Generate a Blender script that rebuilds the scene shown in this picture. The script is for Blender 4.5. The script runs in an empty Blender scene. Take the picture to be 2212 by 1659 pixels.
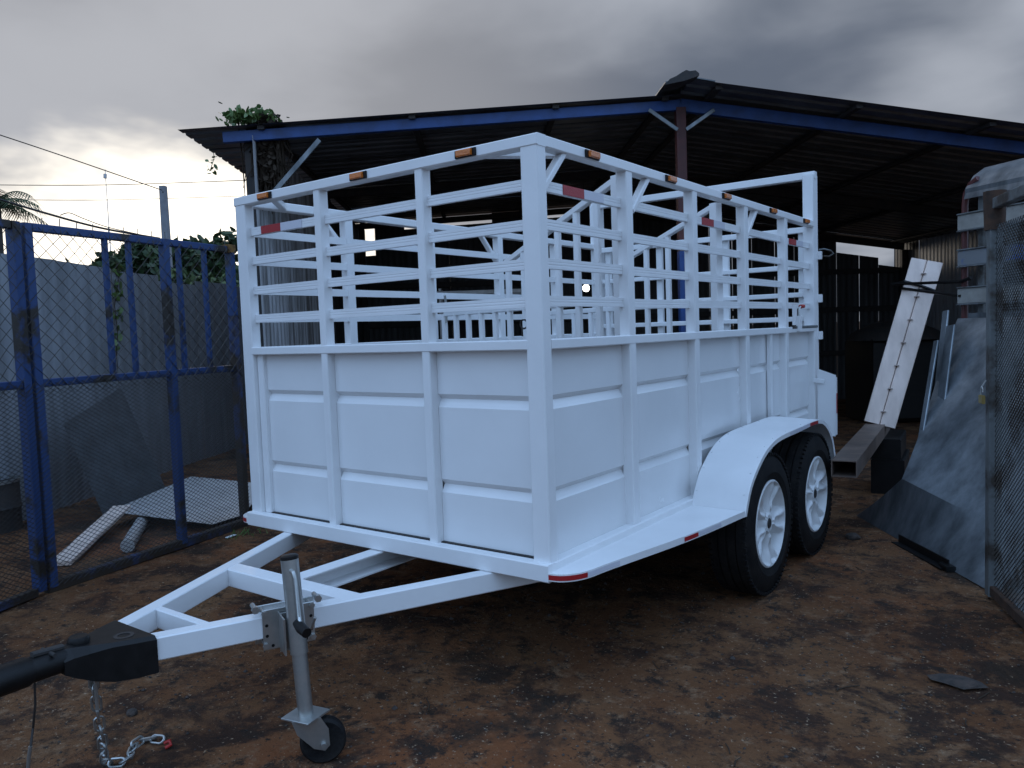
import bpy, math, random
from mathutils import Vector, Matrix, noise
random.seed(7)
scene = bpy.context.scene
COL = scene.collection
G = -0.12                                   # ground level (trailer frame is the datum)

# ------------------------------------------------------------------ camera
CAM = Vector((1.5833, -2.321, 1.2579))
RIGHT = Vector((0.80275169, 0.59529749, -0.03479389))
UP = Vector((-0.01117976, 0.07336252, 0.99724268))
FWD = Vector((-0.59620863, 0.80014926, -0.06554717))
cd = bpy.data.cameras.new('camera'); cam = bpy.data.objects.new('camera', cd); COL.objects.link(cam)
cd.sensor_width = 36; cd.lens = 1702.74 / 2212 * 36; cd.clip_end = 3000; cd.clip_start = 0.05
m = Matrix.Identity(4)
for i in range(3):
    m[i][0], m[i][1], m[i][2], m[i][3] = RIGHT[i], UP[i], -FWD[i], CAM[i]
cam.matrix_world = m
scene.camera = cam

# ------------------------------------------------------------------ light
SUN = Vector((-0.8427, 0.5260, 0.118)).normalized()
elev = math.asin(SUN.z); azim = math.atan2(SUN.x, SUN.y)
world = bpy.data.worlds.new('World'); scene.world = world; world.use_nodes = True
nt = world.node_tree; nt.nodes.clear()
def N(t, **k):
    n = nt.nodes.new(t)
    for a, b in k.items(): setattr(n, a, b)
    return n
def L(a, b): nt.links.new(a, b)
def Mx(op, a, b=None, c=None):
    n = N('ShaderNodeMath', operation=op)
    for i, v in enumerate((a, b, c)):
        if v is None: continue
        if isinstance(v, (int, float)): n.inputs[i].default_value = v
        else: L(v, n.inputs[i])
    return n.outputs[0]
def Vx(op, a, b=None):
    n = N('ShaderNodeVectorMath', operation=op)
    for i, v in enumerate((a, b)):
        if v is None: continue
        if isinstance(v, (tuple, list)): n.inputs[i].default_value = v
        else: L(v, n.inputs[i])
    return n
def Rg(v, a, b, c=0.0, d=1.0, smooth=True):
    n = N('ShaderNodeMapRange', interpolation_type='SMOOTHSTEP' if smooth else 'LINEAR')
    for i, x in enumerate((a, b, c, d)): n.inputs[i + 1].default_value = x
    L(v, n.inputs[0]); return n.outputs[0]
def Mc(f, a, b, mode='MIX'):
    n = N('ShaderNodeMix', data_type='RGBA', blend_type=mode)
    for s, v in ((n.inputs[0], f), (n.inputs[6], a), (n.inputs[7], b)):
        if isinstance(v, (int, float)): s.default_value = v
        elif isinstance(v, (tuple, list)): s.default_value = (*v, 1)
        else: L(v, s)
    return n.outputs[2]
tc = N('ShaderNodeTexCoord'); dirv = Vx('NORMALIZE', tc.outputs['Generated']).outputs[0]
sep = N('ShaderNodeSeparateXYZ'); L(dirv, sep.inputs[0])
z = sep.outputs[2]
den = Mx('ADD', Mx('MAXIMUM', z, 0.0), 0.22)
cmb = N('ShaderNodeCombineXYZ'); L(Mx('DIVIDE', sep.outputs[0], den), cmb.inputs[0]); L(Mx('DIVIDE', sep.outputs[1], den), cmb.inputs[1])
def Nz(vec, scale, detail, rough=0.5, dist=0.0):
    n = N('ShaderNodeTexNoise'); L(vec, n.inputs['Vector']); n.inputs['Scale'].default_value = scale
    n.inputs['Detail'].default_value = detail; n.inputs['Roughness'].default_value = rough; n.inputs['Distortion'].default_value = dist
    return n.outputs[0]
c1 = Nz(cmb.outputs[0], 0.85, 3.0, 0.42, 0.15)
c2 = Nz(cmb.outputs[0], 2.6, 4.0, 0.5, 0.2)
cn = Mx('ADD', Mx('MULTIPLY', c1, 0.8), Mx('MULTIPLY', c2, 0.2))
sd = Vx('DOT_PRODUCT', dirv, tuple(SUN)).outputs['Value']
# dusk cloud deck: warm grey towards the sun, thinner and bluer away from it
deck0 = Mc(Rg(cn, 0.42, 0.59), (0.125, 0.150, 0.200), (0.38, 0.41, 0.47))
deck = Mc(Mx('MULTIPLY', Rg(sd, 0.80, 0.985), 0.42), deck0, (0.58, 0.565, 0.57))
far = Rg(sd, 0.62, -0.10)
sky = N('ShaderNodeTexSky', sky_type='NISHITA', sun_disc=False, sun_elevation=elev, sun_rotation=azim, altitude=20.0, air_density=1.2, dust_density=1.0)
clear = Mc(1.0, sky.outputs[0], (0.05, 0.05, 0.05), 'MULTIPLY')
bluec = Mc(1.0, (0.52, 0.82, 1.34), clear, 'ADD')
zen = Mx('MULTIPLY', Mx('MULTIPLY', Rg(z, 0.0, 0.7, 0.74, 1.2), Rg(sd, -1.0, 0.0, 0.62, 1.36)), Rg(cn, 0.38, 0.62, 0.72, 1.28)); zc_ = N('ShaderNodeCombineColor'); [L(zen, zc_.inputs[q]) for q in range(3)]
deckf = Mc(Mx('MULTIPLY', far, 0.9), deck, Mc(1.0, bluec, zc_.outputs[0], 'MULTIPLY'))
dif = Vx('SUBTRACT', dirv, tuple(SUN)); sq = Vx('MULTIPLY', dif.outputs[0], (1, 1, 1.9))
gd = Mx('ADD', Vx('LENGTH', sq.outputs[0]).outputs['Value'], Mx('MULTIPLY', Mx('SUBTRACT', Mx('ADD', Mx('MULTIPLY', c2, 0.6), Mx('MULTIPLY', c1, 0.4)), 0.5), 0.55))
glow = Mx('MULTIPLY', Rg(gd, 0.29, 0.06), 1.0)
low = Mx('MULTIPLY', Rg(sd, 0.983, 0.9985), Rg(cn, 0.25, 0.6, 0.75, 1.0))
low = Mx('MULTIPLY', Rg(z, 0.17, 0.04), Rg(sd, 0.84, 0.98))
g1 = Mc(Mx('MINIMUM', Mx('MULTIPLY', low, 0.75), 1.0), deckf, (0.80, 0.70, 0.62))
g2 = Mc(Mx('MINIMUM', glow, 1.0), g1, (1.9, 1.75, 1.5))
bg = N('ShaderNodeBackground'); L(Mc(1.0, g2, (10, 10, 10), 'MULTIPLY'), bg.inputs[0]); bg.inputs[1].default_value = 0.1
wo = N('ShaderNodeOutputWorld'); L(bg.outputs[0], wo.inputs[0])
sl = bpy.data.lights.new('sun', 'SUN'); so = bpy.data.objects.new('sun', sl); COL.objects.link(so)
sl.energy = 0.5; sl.angle = math.radians(14); sl.color = (1, 0.88, 0.74)
so.rotation_euler = SUN.to_track_quat('Z', 'Y').to_euler()
scene.view_settings.view_transform = 'Standard'; scene.view_settings.look = 'None'
scene.view_settings.exposure = 0.0; scene.view_settings.gamma = 1.0

# ------------------------------------------------------------------ materials
def mat(name, col, rough=0.5, metal=0.0, var=0.0, vscale=8.0, col2=None, bump=0.0, bscale=40.0, spec=0.5, stretch=None, emit=None, ramp=(0.35, 0.65), coat=0.0, detail=6.0):
    ma = bpy.data.materials.new(name); ma.use_nodes = True
    t = ma.node_tree; b = t.nodes['Principled BSDF']
    b.inputs['Base Color'].default_value = (*col, 1); b.inputs['Roughness'].default_value = rough
    b.inputs['Metallic'].default_value = metal; b.inputs['Specular IOR Level'].default_value = spec
    if coat: b.inputs['Coat Weight'].default_value = coat; b.inputs['Coat Roughness'].default_value = 0.12
    tco = t.nodes.new('ShaderNodeTexCoord'); vec = tco.outputs['Object']
    if stretch:
        mp = t.nodes.new('ShaderNodeMapping'); mp.inputs['Scale'].default_value = stretch
        t.links.new(vec, mp.inputs[0]); vec = mp.outputs[0]
    if col2 is not None:
        n = t.nodes.new('ShaderNodeTexNoise'); n.inputs['Scale'].default_value = vscale; n.inputs['Detail'].default_value = detail; n.inputs['Roughness'].default_value = 0.6
        t.links.new(vec, n.inputs['Vector'])
        r = t.nodes.new('ShaderNodeMapRange'); r.inputs[1].default_value, r.inputs[2].default_value = ramp
        t.links.new(n.outputs[0], r.inputs[0])
        mx = t.nodes.new('ShaderNodeMix'); mx.data_type = 'RGBA'
        mx.inputs[6].default_value = (*col, 1); mx.inputs[7].default_value = (*col2, 1)
        t.links.new(r.outputs[0], mx.inputs[0]); t.links.new(mx.outputs[2], b.inputs['Base Color'])
        if var:
            rr = t.nodes.new('ShaderNodeMapRange'); rr.inputs[3].default_value = max(0.02, rough - var); rr.inputs[4].default_value = min(1, rough + var)
            t.links.new(n.outputs[0], rr.inputs[0]); t.links.new(rr.outputs[0], b.inputs['Roughness'])
    if bump:
        n2 = t.nodes.new('ShaderNodeTexNoise'); n2.inputs['Scale'].default_value = bscale; n2.inputs['Detail'].default_value = 4
        t.links.new(vec, n2.inputs['Vector'])
        bp = t.nodes.new('ShaderNodeBump'); bp.inputs['Strength'].default_value = bump; bp.inputs['Distance'].default_value = 0.01
        t.links.new(n2.outputs[0], bp.inputs['Height']); t.links.new(bp.outputs[0], b.inputs['Normal'])
    if emit:
        b.inputs['Emission Color'].default_value = (*emit[:3], 1); b.inputs['Emission Strength'].default_value = emit[3]
    return ma
M = {}
M['white'] = mat('white_paint', (0.80, 0.80, 0.80), 0.34, col2=(0.74, 0.74, 0.74), vscale=3.0, var=0.08, bump=0.04, bscale=60)
M['panel'] = mat('white_sheet_paint', (0.79, 0.79, 0.79), 0.24, col2=(0.74, 0.74, 0.74), vscale=1.6, var=0.08, bump=0.6, bscale=2.0)
M['rim'] = mat('white_rim_paint', (0.76, 0.76, 0.76), 0.3, col2=(0.68, 0.68, 0.67), vscale=9, var=0.06)
M['rubber'] = mat('tyre_rubber', (0.008, 0.008, 0.009), 0.62, col2=(0.02, 0.018, 0.017), vscale=14, var=0.1, bump=0.25, bscale=120, spec=0.15)
M['black'] = mat('black_paint', (0.006, 0.006, 0.006), 0.45, col2=(0.010, 0.009, 0.009), vscale=20, var=0.1, spec=0.25)
M['dark'] = mat('dark_steel', (0.02, 0.02, 0.02), 0.7, col2=(0.04, 0.03, 0.025), vscale=12)
M['brightzinc'] = mat('bright_zinc_sheet', (0.66, 0.66, 0.66), 0.4, 0.5, col2=(0.5, 0.5, 0.5), vscale=5, bump=0.2, bscale=3)
M['perf'] = mat('perforated_zinc', (0.11, 0.12, 0.13), 0.5, 0.4, col2=(0.075, 0.08, 0.085), vscale=6)
M['zinc'] = mat('zinc_plate', (0.50, 0.50, 0.48), 0.35, 0.85, col2=(0.38, 0.39, 0.38), vscale=18, var=0.12)
M['galv'] = mat('galvanised_sheet', (0.30, 0.325, 0.345), 0.38, 0.72, col2=(0.12, 0.132, 0.14), vscale=3.2, var=0.10, bump=0.25, bscale=2.2, stretch=(2.2, 2.2, 0.6), detail=8)
M['fence'] = mat('weathered_zinc_sheet', (0.31, 0.325, 0.35), 0.6, 0.1, col2=(0.22, 0.23, 0.245), vscale=2.5, stretch=(3, 3, 0.5))
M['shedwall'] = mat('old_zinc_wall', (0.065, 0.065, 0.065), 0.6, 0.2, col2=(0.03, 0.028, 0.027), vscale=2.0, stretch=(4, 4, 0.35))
M['litwall'] = mat('lit_streaked_zinc_wall', (0.60, 0.61, 0.63), 0.5, 0.1, col2=(0.20, 0.19, 0.18), vscale=2.6, stretch=(5, 5, 0.3), ramp=(0.4, 0.62))  # streaked zinc, paled so sky light from the open front is in its colour
M['roof'] = mat('roof_zinc', (0.17, 0.175, 0.18), 0.42, 0.45, col2=(0.10, 0.10, 0.105), vscale=3)
M['blue'] = mat('blue_paint', (0.022, 0.072, 0.24), 0.45, col2=(0.014, 0.042, 0.14), vscale=6, ramp=(0.4, 0.7), bump=0.1)
M['bluegate'] = mat('worn_blue_paint', (0.016, 0.046, 0.145), 0.5, col2=(0.022, 0.017, 0.013), vscale=3.2, ramp=(0.54, 0.60), bump=0.2)
M['rustblue'] = mat('rusted_blue_post', (0.035, 0.023, 0.015), 0.75, col2=(0.03, 0.05, 0.13), vscale=4, ramp=(0.52, 0.64), bump=0.4)
M['rust'] = mat('rust', (0.075, 0.035, 0.018), 0.85, col2=(0.03, 0.018, 0.012), vscale=16, bump=0.3)
M['yellowrust'] = mat('yellow_rust', (0.22, 0.11, 0.02), 0.8, col2=(0.08, 0.04, 0.015), vscale=25)
M['wire'] = mat('old_wire', (0.05, 0.043, 0.038), 0.6, 0.3)
M['redpost'] = mat('red_oxide_paint', (0.10, 0.022, 0.020), 0.5, col2=(0.06, 0.016, 0.014), vscale=7)
M['greypost'] = mat('grey_weathered_steel', (0.14, 0.15, 0.15), 0.6, 0.2, col2=(0.05, 0.04, 0.032), vscale=5, ramp=(0.48, 0.6), bump=0.3)
M['cream'] = mat('cream_slat', (0.32, 0.31, 0.28), 0.55, col2=(0.22, 0.21, 0.19), vscale=9)
M['blueslat'] = mat('part_painted_slat', (0.22, 0.23, 0.24), 0.5, 0.3, col2=(0.04, 0.10, 0.36), vscale=2.6, ramp=(0.5, 0.56))
M['weld'] = mat('weld_mark', (0.30, 0.24, 0.21), 0.6)
M['box'] = mat('bright_box_section', (0.86, 0.71, 0.62), 0.5, 0.1, col2=(0.64, 0.52, 0.45), vscale=7, stretch=(1, 1, 0.3), bump=0.1)
M['box_brown'] = mat('scaled_box_section', (0.20, 0.145, 0.115), 0.55, 0.4, col2=(0.12, 0.09, 0.075), vscale=8)
M['amber'] = mat('amber_lens', (0.62, 0.16, 0.015), 0.25, coat=0.5, bump=0.5, bscale=120)
M['red'] = mat('red_reflective_tape', (0.36, 0.012, 0.016), 0.35, bump=0.2, bscale=200)
M['tape'] = mat('white_reflective_tape', (0.60, 0.60, 0.66), 0.3, bump=0.2, bscale=200)
M['handle'] = mat('red_grip', (0.40, 0.02, 0.015), 0.4)
M['leaf'] = mat('vine_leaf', (0.06, 0.12, 0.03), 0.5, col2=(0.13, 0.19, 0.05), vscale=9)
M['tree'] = mat('tree_leaf', (0.02, 0.045, 0.016), 0.6, col2=(0.045, 0.075, 0.02), vscale=2)
M['shrub'] = mat('shrub_leaf', (0.07, 0.10, 0.02), 0.6, col2=(0.03, 0.055, 0.015), vscale=3)
M['pink'] = mat('pink_flowers', (0.40, 0.10, 0.12), 0.6)
M['dead'] = mat('dead_vine', (0.035, 0.022, 0.012), 0.9)
M['bark'] = mat('bark', (0.07, 0.055, 0.042), 0.9, col2=(0.04, 0.03, 0.025), vscale=12)
M['concrete'] = mat('concrete_pole', (0.26, 0.27, 0.29), 0.8, col2=(0.19, 0.19, 0.2), vscale=4)
M['house'] = mat('house_wall', (0.5, 0.5, 0.5), 0.8)
M['houseroof'] = mat('house_roof', (0.36, 0.37, 0.39), 0.6)
M['glass'] = mat('window_glass', (0.03, 0.035, 0.04), 0.1)
M['stone'] = mat('stone', (0.03, 0.026, 0.023), 0.9, col2=(0.07, 0.05, 0.04), vscale=30, bump=0.5)
M['paper'] = mat('paper', (0.7, 0.7, 0.7), 0.8)
M['brass'] = mat('brass', (0.38, 0.28, 0.10), 0.4, 0.7)
M['lamp'] = mat('lit_lamp', (1, 1, 1), 0.5, emit=(1, 0.97, 0.9, 8))
M['darkred'] = mat('dark_red_paint', (0.11, 0.015, 0.015), 0.55)

def ground_mat():
    ma = bpy.data.materials.new('dirt'); ma.use_nodes = True; t = ma.node_tree; b = t.nodes['Principled BSDF']
    tco = t.nodes.new('ShaderNodeTexCoord')
    def nz(sc, det, ro=0.6, di=0.0, st=None):
        n = t.nodes.new('ShaderNodeTexNoise'); n.inputs['Scale'].default_value = sc; n.inputs['Detail'].default_value = det
        n.inputs['Roughness'].default_value = ro; n.inputs['Distortion'].default_value = di
        v = tco.outputs['Object']
        if st:
            mp = t.nodes.new('ShaderNodeMapping'); mp.inputs['Scale'].default_value = st[0]; mp.inputs['Rotation'].default_value = (0, 0, st[1]); t.links.new(v, mp.inputs[0]); v = mp.outputs[0]
        t.links.new(v, n.inputs['Vector']); return n.outputs[0]
    def rg(v, a, b_, c=0, d=1):
        r = t.nodes.new('ShaderNodeMapRange'); r.interpolation_type = 'SMOOTHSTEP'
        for i, x in enumerate((a, b_, c, d)): r.inputs[i + 1].default_value = x
        t.links.new(v, r.inputs[0]); return r.outputs[0]
    def mix(f, a, b_):
        n = t.nodes.new('ShaderNodeMix'); n.data_type = 'RGBA'; t.links.new(f, n.inputs[0])
        for s, v in ((n.inputs[6], a), (n.inputs[7], b_)):
            if isinstance(v, tuple): s.default_value = (*v, 1)
            else: t.links.new(v, s)
        return n.outputs[2]
    base = mix(rg(nz(1.1, 5), 0.35, 0.65), (0.125, 0.053, 0.024), (0.17, 0.086, 0.041))
    base = mix(rg(nz(0.6, 3), 0.48, 0.66), base, (0.18, 0.066, 0.027))
    base = mix(rg(nz(13, 8, 0.75), 0.50, 0.70), base, (0.22, 0.132, 0.077))
    base = mix(rg(nz(3.1, 9, 0.75, 0.3), 0.475, 0.60), base, (0.046, 0.025, 0.017))
    base = mix(rg(nz(7.0, 8, 0.78, 0.2), 0.52, 0.63), base, (0.034, 0.023, 0.017))
    base = mix(rg(nz(1.3, 6, 0.65, 0.3), 0.54, 0.66), base, (0.040, 0.026, 0.018))
    base = mix(rg(nz(46, 4, 0.7), 0.57, 0.68), base, (0.022, 0.018, 0.016))
    base = mix(rg(nz(60, 3, 0.6), 0.63, 0.72), base, (0.34, 0.24, 0.16))
    t.links.new(base, b.inputs['Base Color']); b.inputs['Roughness'].default_value = 0.9; b.inputs['Specular IOR Level'].default_value = 0.12
    r = rg(nz(2.3, 7, 0.68, 0.6), 0.45, 0.62, 0.95, 0.62); t.links.new(r, b.inputs['Roughness'])
    ad = t.nodes.new('ShaderNodeMath'); ad.operation = 'MULTIPLY_ADD'; t.links.new(nz(9, 8, 0.7), ad.inputs[0]); ad.inputs[1].default_value = 2.0; t.links.new(nz(70, 4, 0.7), ad.inputs[2])
    bp = t.nodes.new('ShaderNodeBump'); bp.inputs['Strength'].default_value = 0.5; bp.inputs['Distance'].default_value = 0.02
    t.links.new(ad.outputs[0], bp.inputs['Height']); t.links.new(bp.outputs[0], b.inputs['Normal'])
    return ma
M['dirt'] = ground_mat()

# ------------------------------------------------------------------ mesh helpers
V = lambda *a: Vector(a)
class MB:
    def __init__(s): s.v = []; s.f = []
    def add(s, vs, fs):
        o = len(s.v); s.v += [tuple(p) for p in vs]; s.f += [tuple(o + i for i in f) for f in fs]; return s
    def ext(s, prof, p0, p1, u, v, cap=True):
        p0, p1, u, v = Vector(p0), Vector(p1), Vector(u), Vector(v); n = len(prof)
        vs = [p + u * a + v * b for p in (p0, p1) for a, b in prof]
        fs = [(i, (i + 1) % n, n + (i + 1) % n, n + i) for i in range(n)]
        if cap: fs += [tuple(range(n - 1, -1, -1)), tuple(range(n, 2 * n))]
        return s.add(vs, fs)
    def bar(s, p0, p1, w, h, up=(0, 0, 1), ch=0.004):
        p0, p1 = Vector(p0), Vector(p1); d = (p1 - p0).normalized(); up = Vector(up)
        u = d.cross(up)
        if u.length < 1e-4: u = d.cross(Vector((1, 0, 0)))
        u.normalize(); v = u.cross(d).normalized(); a, b = w / 2, h / 2; ch = min(ch, a * 0.5, b * 0.5)
        return s.ext([(-a + ch, -b), (a - ch, -b), (a, -b + ch), (a, b - ch), (a - ch, b), (-a + ch, b), (-a, b - ch), (-a, -b + ch)], p0, p1, u, v)
    def box(s, lo, hi, ch=0.0):
        lo, hi = Vector(lo), Vector(hi); c = (lo + hi) / 2
        return s.bar((c.x, lo.y, c.z), (c.x, hi.y, c.z), hi.x - lo.x, hi.z - lo.z, ch=ch or 0.001)
    def tube(s, pts, r, n=8, cap=True):
        pts = [Vector(p) for p in pts]; rs = r if isinstance(r, (list, tuple)) else [r] * len(pts); vs = []; fs = []
        u = None
        for i, p in enumerate(pts):
            d = (pts[min(i + 1, len(pts) - 1)] - pts[max(i - 1, 0)]).normalized()
            if u is None:
                u = d.cross(Vector((0, 0, 1)))
                if u.length < 0.05: u = d.cross(Vector((1, 0, 0)))
            u = (u - d * u.dot(d)).normalized(); w = d.cross(u)
            vs += [p + (u * math.cos(2 * math.pi * k / n) + w * math.sin(2 * math.pi * k / n)) * rs[i] for k in range(n)]
        for i in range(len(pts) - 1):
            fs += [(i * n + k, i * n + (k + 1) % n, (i + 1) * n + (k + 1) % n, (i + 1) * n + k) for k in range(n)]
        if cap: fs += [tuple(range(n - 1, -1, -1)), tuple(range((len(pts) - 1) * n, len(pts) * n))]
        return s.add(vs, fs)
    def lathe(s, prof, c, axis='x', n=40, closed=True):
        c = Vector(c); vs = []; fs = []; k = len(prof)
        for i in range(n):
            a = 2 * math.pi * i / n; ca, sa = math.cos(a), math.sin(a)
            for r, x in prof:
                vs.append(c + (Vector((x, r * ca, r * sa)) if axis == 'x' else Vector((r * ca, r * sa, x))))
        for i in range(n):
            j = (i + 1) % n
            for q in range(k if closed else k - 1):
                fs.append((i * k + q, j * k + q, j * k + (q + 1) % k, i * k + (q + 1) % k))
        return s.add(vs, fs)
    def quad(s, c, u, v): return s.add([c - u - v, c + u - v, c + u + v, c - u + v], [(0, 1, 2, 3)])
    def mesh(s, name, ma, smooth=False):
        me = bpy.data.meshes.new(name); me.from_pydata(s.v, [], s.f); me.update()
        me.materials.append(ma)
        if smooth:
            me.polygons.foreach_set('use_smooth', [True] * len(me.polygons))
            me.set_sharp_from_angle(angle=math.radians(38))
        return me
def put(name, me, parent=None):
    o = bpy.data.objects.new(name, me); COL.objects.link(o)
    if parent is not None:
        o.parent = parent
        if parent.type == 'EMPTY': o.matrix_parent_inverse = Matrix.Translation(-parent.location)
    return o
def build(name, mb, ma, parent=None, smooth=False, kind=None):
    o = put(name, mb.mesh(name, M[ma] if isinstance(ma, str) else ma, smooth), parent)
    if kind: o['kind'] = kind
    return o
def tag(o, label, cat, group=None):
    o['label'] = label; o['category'] = cat
    if group: o['group'] = group
    return o
def thing(name, loc, label, cat, group=None):
    o = bpy.data.objects.new(name, None); COL.objects.link(o); o.location = loc; o.empty_display_size = 0.1
    return tag(o, label, cat, group)
def bar(name, p0, p1, w, h, ma, parent, up=(0, 0, 1), ch=0.004): return build(name, MB().bar(p0, p1, w, h, up, ch), ma, parent)
def tube(name, pts, r, ma, parent, n=10): return build(name, MB().tube(pts, r, n), ma, parent, True)

# ------------------------------------------------------------------ ground
def gh(x, y): return G + 0.012 * noise.noise(Vector((x * 1.3, y * 1.3, 0))) + 0.006 * noise.noise(Vector((x * 5, y * 5, 3)))
gm = MB(); xs = [-600, -60, -20] + [-9 + 0.12 * i for i in range(121)] + [12, 40, 600]; ys = [-600, -30, -8] + [-3.4 + 0.12 * i for i in range(110)] + [14, 25, 80, 900]
for y in ys:
    for x in xs: gm.v.append((x, y, gh(x, y) if abs(x) < 20 and abs(y) < 20 else G))
nx = len(xs)
for j in range(len(ys) - 1):
    for i in range(nx - 1): gm.f.append((j * nx + i, j * nx + i + 1, (j + 1) * nx + i + 1, (j + 1) * nx + i))
g = build('ground', gm, 'dirt', smooth=True, kind='structure')

# ================================================================== shed frame of reference
YAW = 0.677; dS = Vector((-math.sin(YAW), math.cos(YAW), 0)); lS = Vector((math.cos(YAW), math.sin(YAW), 0)); C0 = Vector((CAM.x, CAM.y, 0))
def SP(s, d, zz): return C0 + lS * s + dS * d + Vector((0, 0, zz))

# ================================================================== the cattle trailer
W, LEN = 1.79, 3.46
ZB, ZF, ZM, ZT = 0.35, 0.416, 1.229, 1.952
T = thing('cattle_trailer', (-W / 2, 1.7, G), 'new white slatted cattle trailer with tandem wheels and amber marker lights', 'trailer')
# floor frame
bar('floor_frame', (-W - 0.0, -0.0, (ZB + ZF) / 2), (0.005, -0.0, (ZB + ZF) / 2), 0.05, ZF - ZB, 'white', T)
for x in (-0.022, -W + 0.022): bar('floor_frame', (x, 0.026, (ZB + ZF) / 2), (x, LEN, (ZB + ZF) / 2), 0.05, ZF - ZB - 0.002, 'white', T)
bar('floor_frame', (-W + 0.05, LEN - 0.03, 0.383), (-0.05, LEN - 0.03, 0.383), 0.05, 0.06, 'white', T)
for k in range(6): bar('cross_member', (-W + 0.048, 0.5 + 0.5 * k, 0.38), (-0.048, 0.5 + 0.5 * k, 0.38), 0.05, 0.05, 'dark', T)
build('deck', MB().box((-W + 0.05, 0.03, 0.408), (-0.05, LEN - 0.06, 0.418)), 'dark', T)
# posts
def post(x0, x1, y0, y1, z0, z1, name='post'): return build(name, MB().bar(((x0 + x1) / 2, (y0 + y1) / 2, z0), ((x0 + x1) / 2, (y0 + y1) / 2, z1), x1 - x0, y1 - y0, up=(0, 1, 0)), 'white', T)
zr = 1.913
cor = [(-0.078, -0.002, 0.002, 0.056), (-W + 0.002, -W + 0.078, 0.002, 0.056)]
for a in cor: post(*a, ZF - 0.002, ZT - 0.003)
fp = [(-0.597, -0.555), (-1.212, -1.17)]
for a in fp: post(a[0], a[1], 0.004, 0.056, ZF - 0.002, zr + 0.002)
sy = [(0.655, 0.711), (1.330, 1.383), (2.030, 2.085), (2.735, 2.789)]
for a in sy:
    post(-0.055, -0.004, a[0], a[1], ZF - 0.002, zr + 0.002); post(-W + 0.004, -W + 0.055, a[0], a[1], ZF - 0.002, zr + 0.002)
post(-0.075, -0.003, LEN - 0.11, LEN, ZB, 2.27); post(-W + 0.003, -W + 0.075, LEN - 0.11, LEN, ZB, 2.27)
post(-W + 0.08, -W + 0.125, 0.024, 0.066, ZF, ZM - 0.03); post(-0.088, -0.079, 0.036, 0.06, ZF, ZM - 0.03)
post(-0.042, -0.012, 2.47, 2.50, ZF, ZM - 0.03, 'seam_strip')
bar('arch_bar', (-W + 0.0, LEN - 0.055, 2.27), (0.0, LEN - 0.055, 2.27), 0.06, 0.05, 'white', T)
# rails
def rail(nm, zc, h, dpt, o):
    bar(nm, (-W + o, 0.028, zc), (-o, 0.028, zc), dpt, h, 'white', T)
    for x in (-0.029, -W + 0.029): bar(nm, (x, 0.03 + dpt / 2 - 0.002, zc), (x, LEN - 0.1, zc), dpt, h, 'white', T)
bar('top_rail', (-W, 0.028, 1.932), (0.0, 0.028, 1.932), 0.058, 0.042, 'white', T)
for x in (-0.028, -W + 0.028): bar('top_rail', (x, 0.055, 1.932), (x, LEN - 0.1, 1.932), 0.054, 0.0415, 'white', T)
rail('middle_rail', 1.2095, 0.038, 0.054, 0.07)
# bolts under the comb: weld beads left out; slats with two flutes
FL = [(-0.019, 0.0), (-0.019, 0.02), (0.019, 0.02), (0.019, 0.0), (0.008, 0.0), (0.007, 0.0008), (0.004, 0.0008), (0.003, 0.0), (-0.003, 0.0), (-0.004, 0.0008), (-0.007, 0.0008), (-0.008, 0.0)]
SZ = [1.786, 1.645, 1.504, 1.366]
def slat(p0, p1, outn):            # outn = direction the fluted face looks at
    n = -Vector(outn)
    return build('slat', MB().ext(FL, p0, p1, (0, 0, 1), n), 'white', T)
frontb = [(-W + 0.078, -1.212), (-1.17, -0.597), (-0.555, -0.078)]
tapes = []
for zi, zc in enumerate(SZ):
    for bi, (a, b) in enumerate(frontb):
        dz = random.uniform(-0.003, 0.003)
        o = slat((a - 0.004, 0.030, zc + dz), (b + 0.004, 0.030, zc + dz), (0, -1, 0))
        if zi == 0 and bi == 0:
            for x0, x1, c in ((-1.627, -1.480, 'red'), (-1.479, -1.326, 'tape')): build('reflective_tape', MB().box((x0, 0.0275, zc + dz - 0.0185), (x1, 0.0298, zc + dz + 0.0185)), c, o)
    sb = [0.056] + [v for a in sy for v in a] + [LEN - 0.11]
    for bi in range(5):
        for sd_ in (0, 1):
            dz = random.uniform(-0.003, 0.003)
            x = -0.032 if sd_ == 0 else -W + 0.032
            o = slat((x, sb[2 * bi] - 0.004, zc + dz), (x, sb[2 * bi + 1] + 0.004, zc + dz), (1 if sd_ == 0 else -1, 0, 0))
            if zi == 0 and sd_ == 0 and bi in (0, 2, 4):
                y0 = {0: 0.207, 2: 1.50, 4: 2.90}[bi]
                for k, c in ((0, 'red'), (1, 'tape')): build('reflective_tape', MB().box((-0.0318, y0 + 0.151 * k, zc + dz - 0.0185), (-0.0295, y0 + 0.151 * k + 0.15, zc + dz + 0.0185)), c, o)
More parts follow.
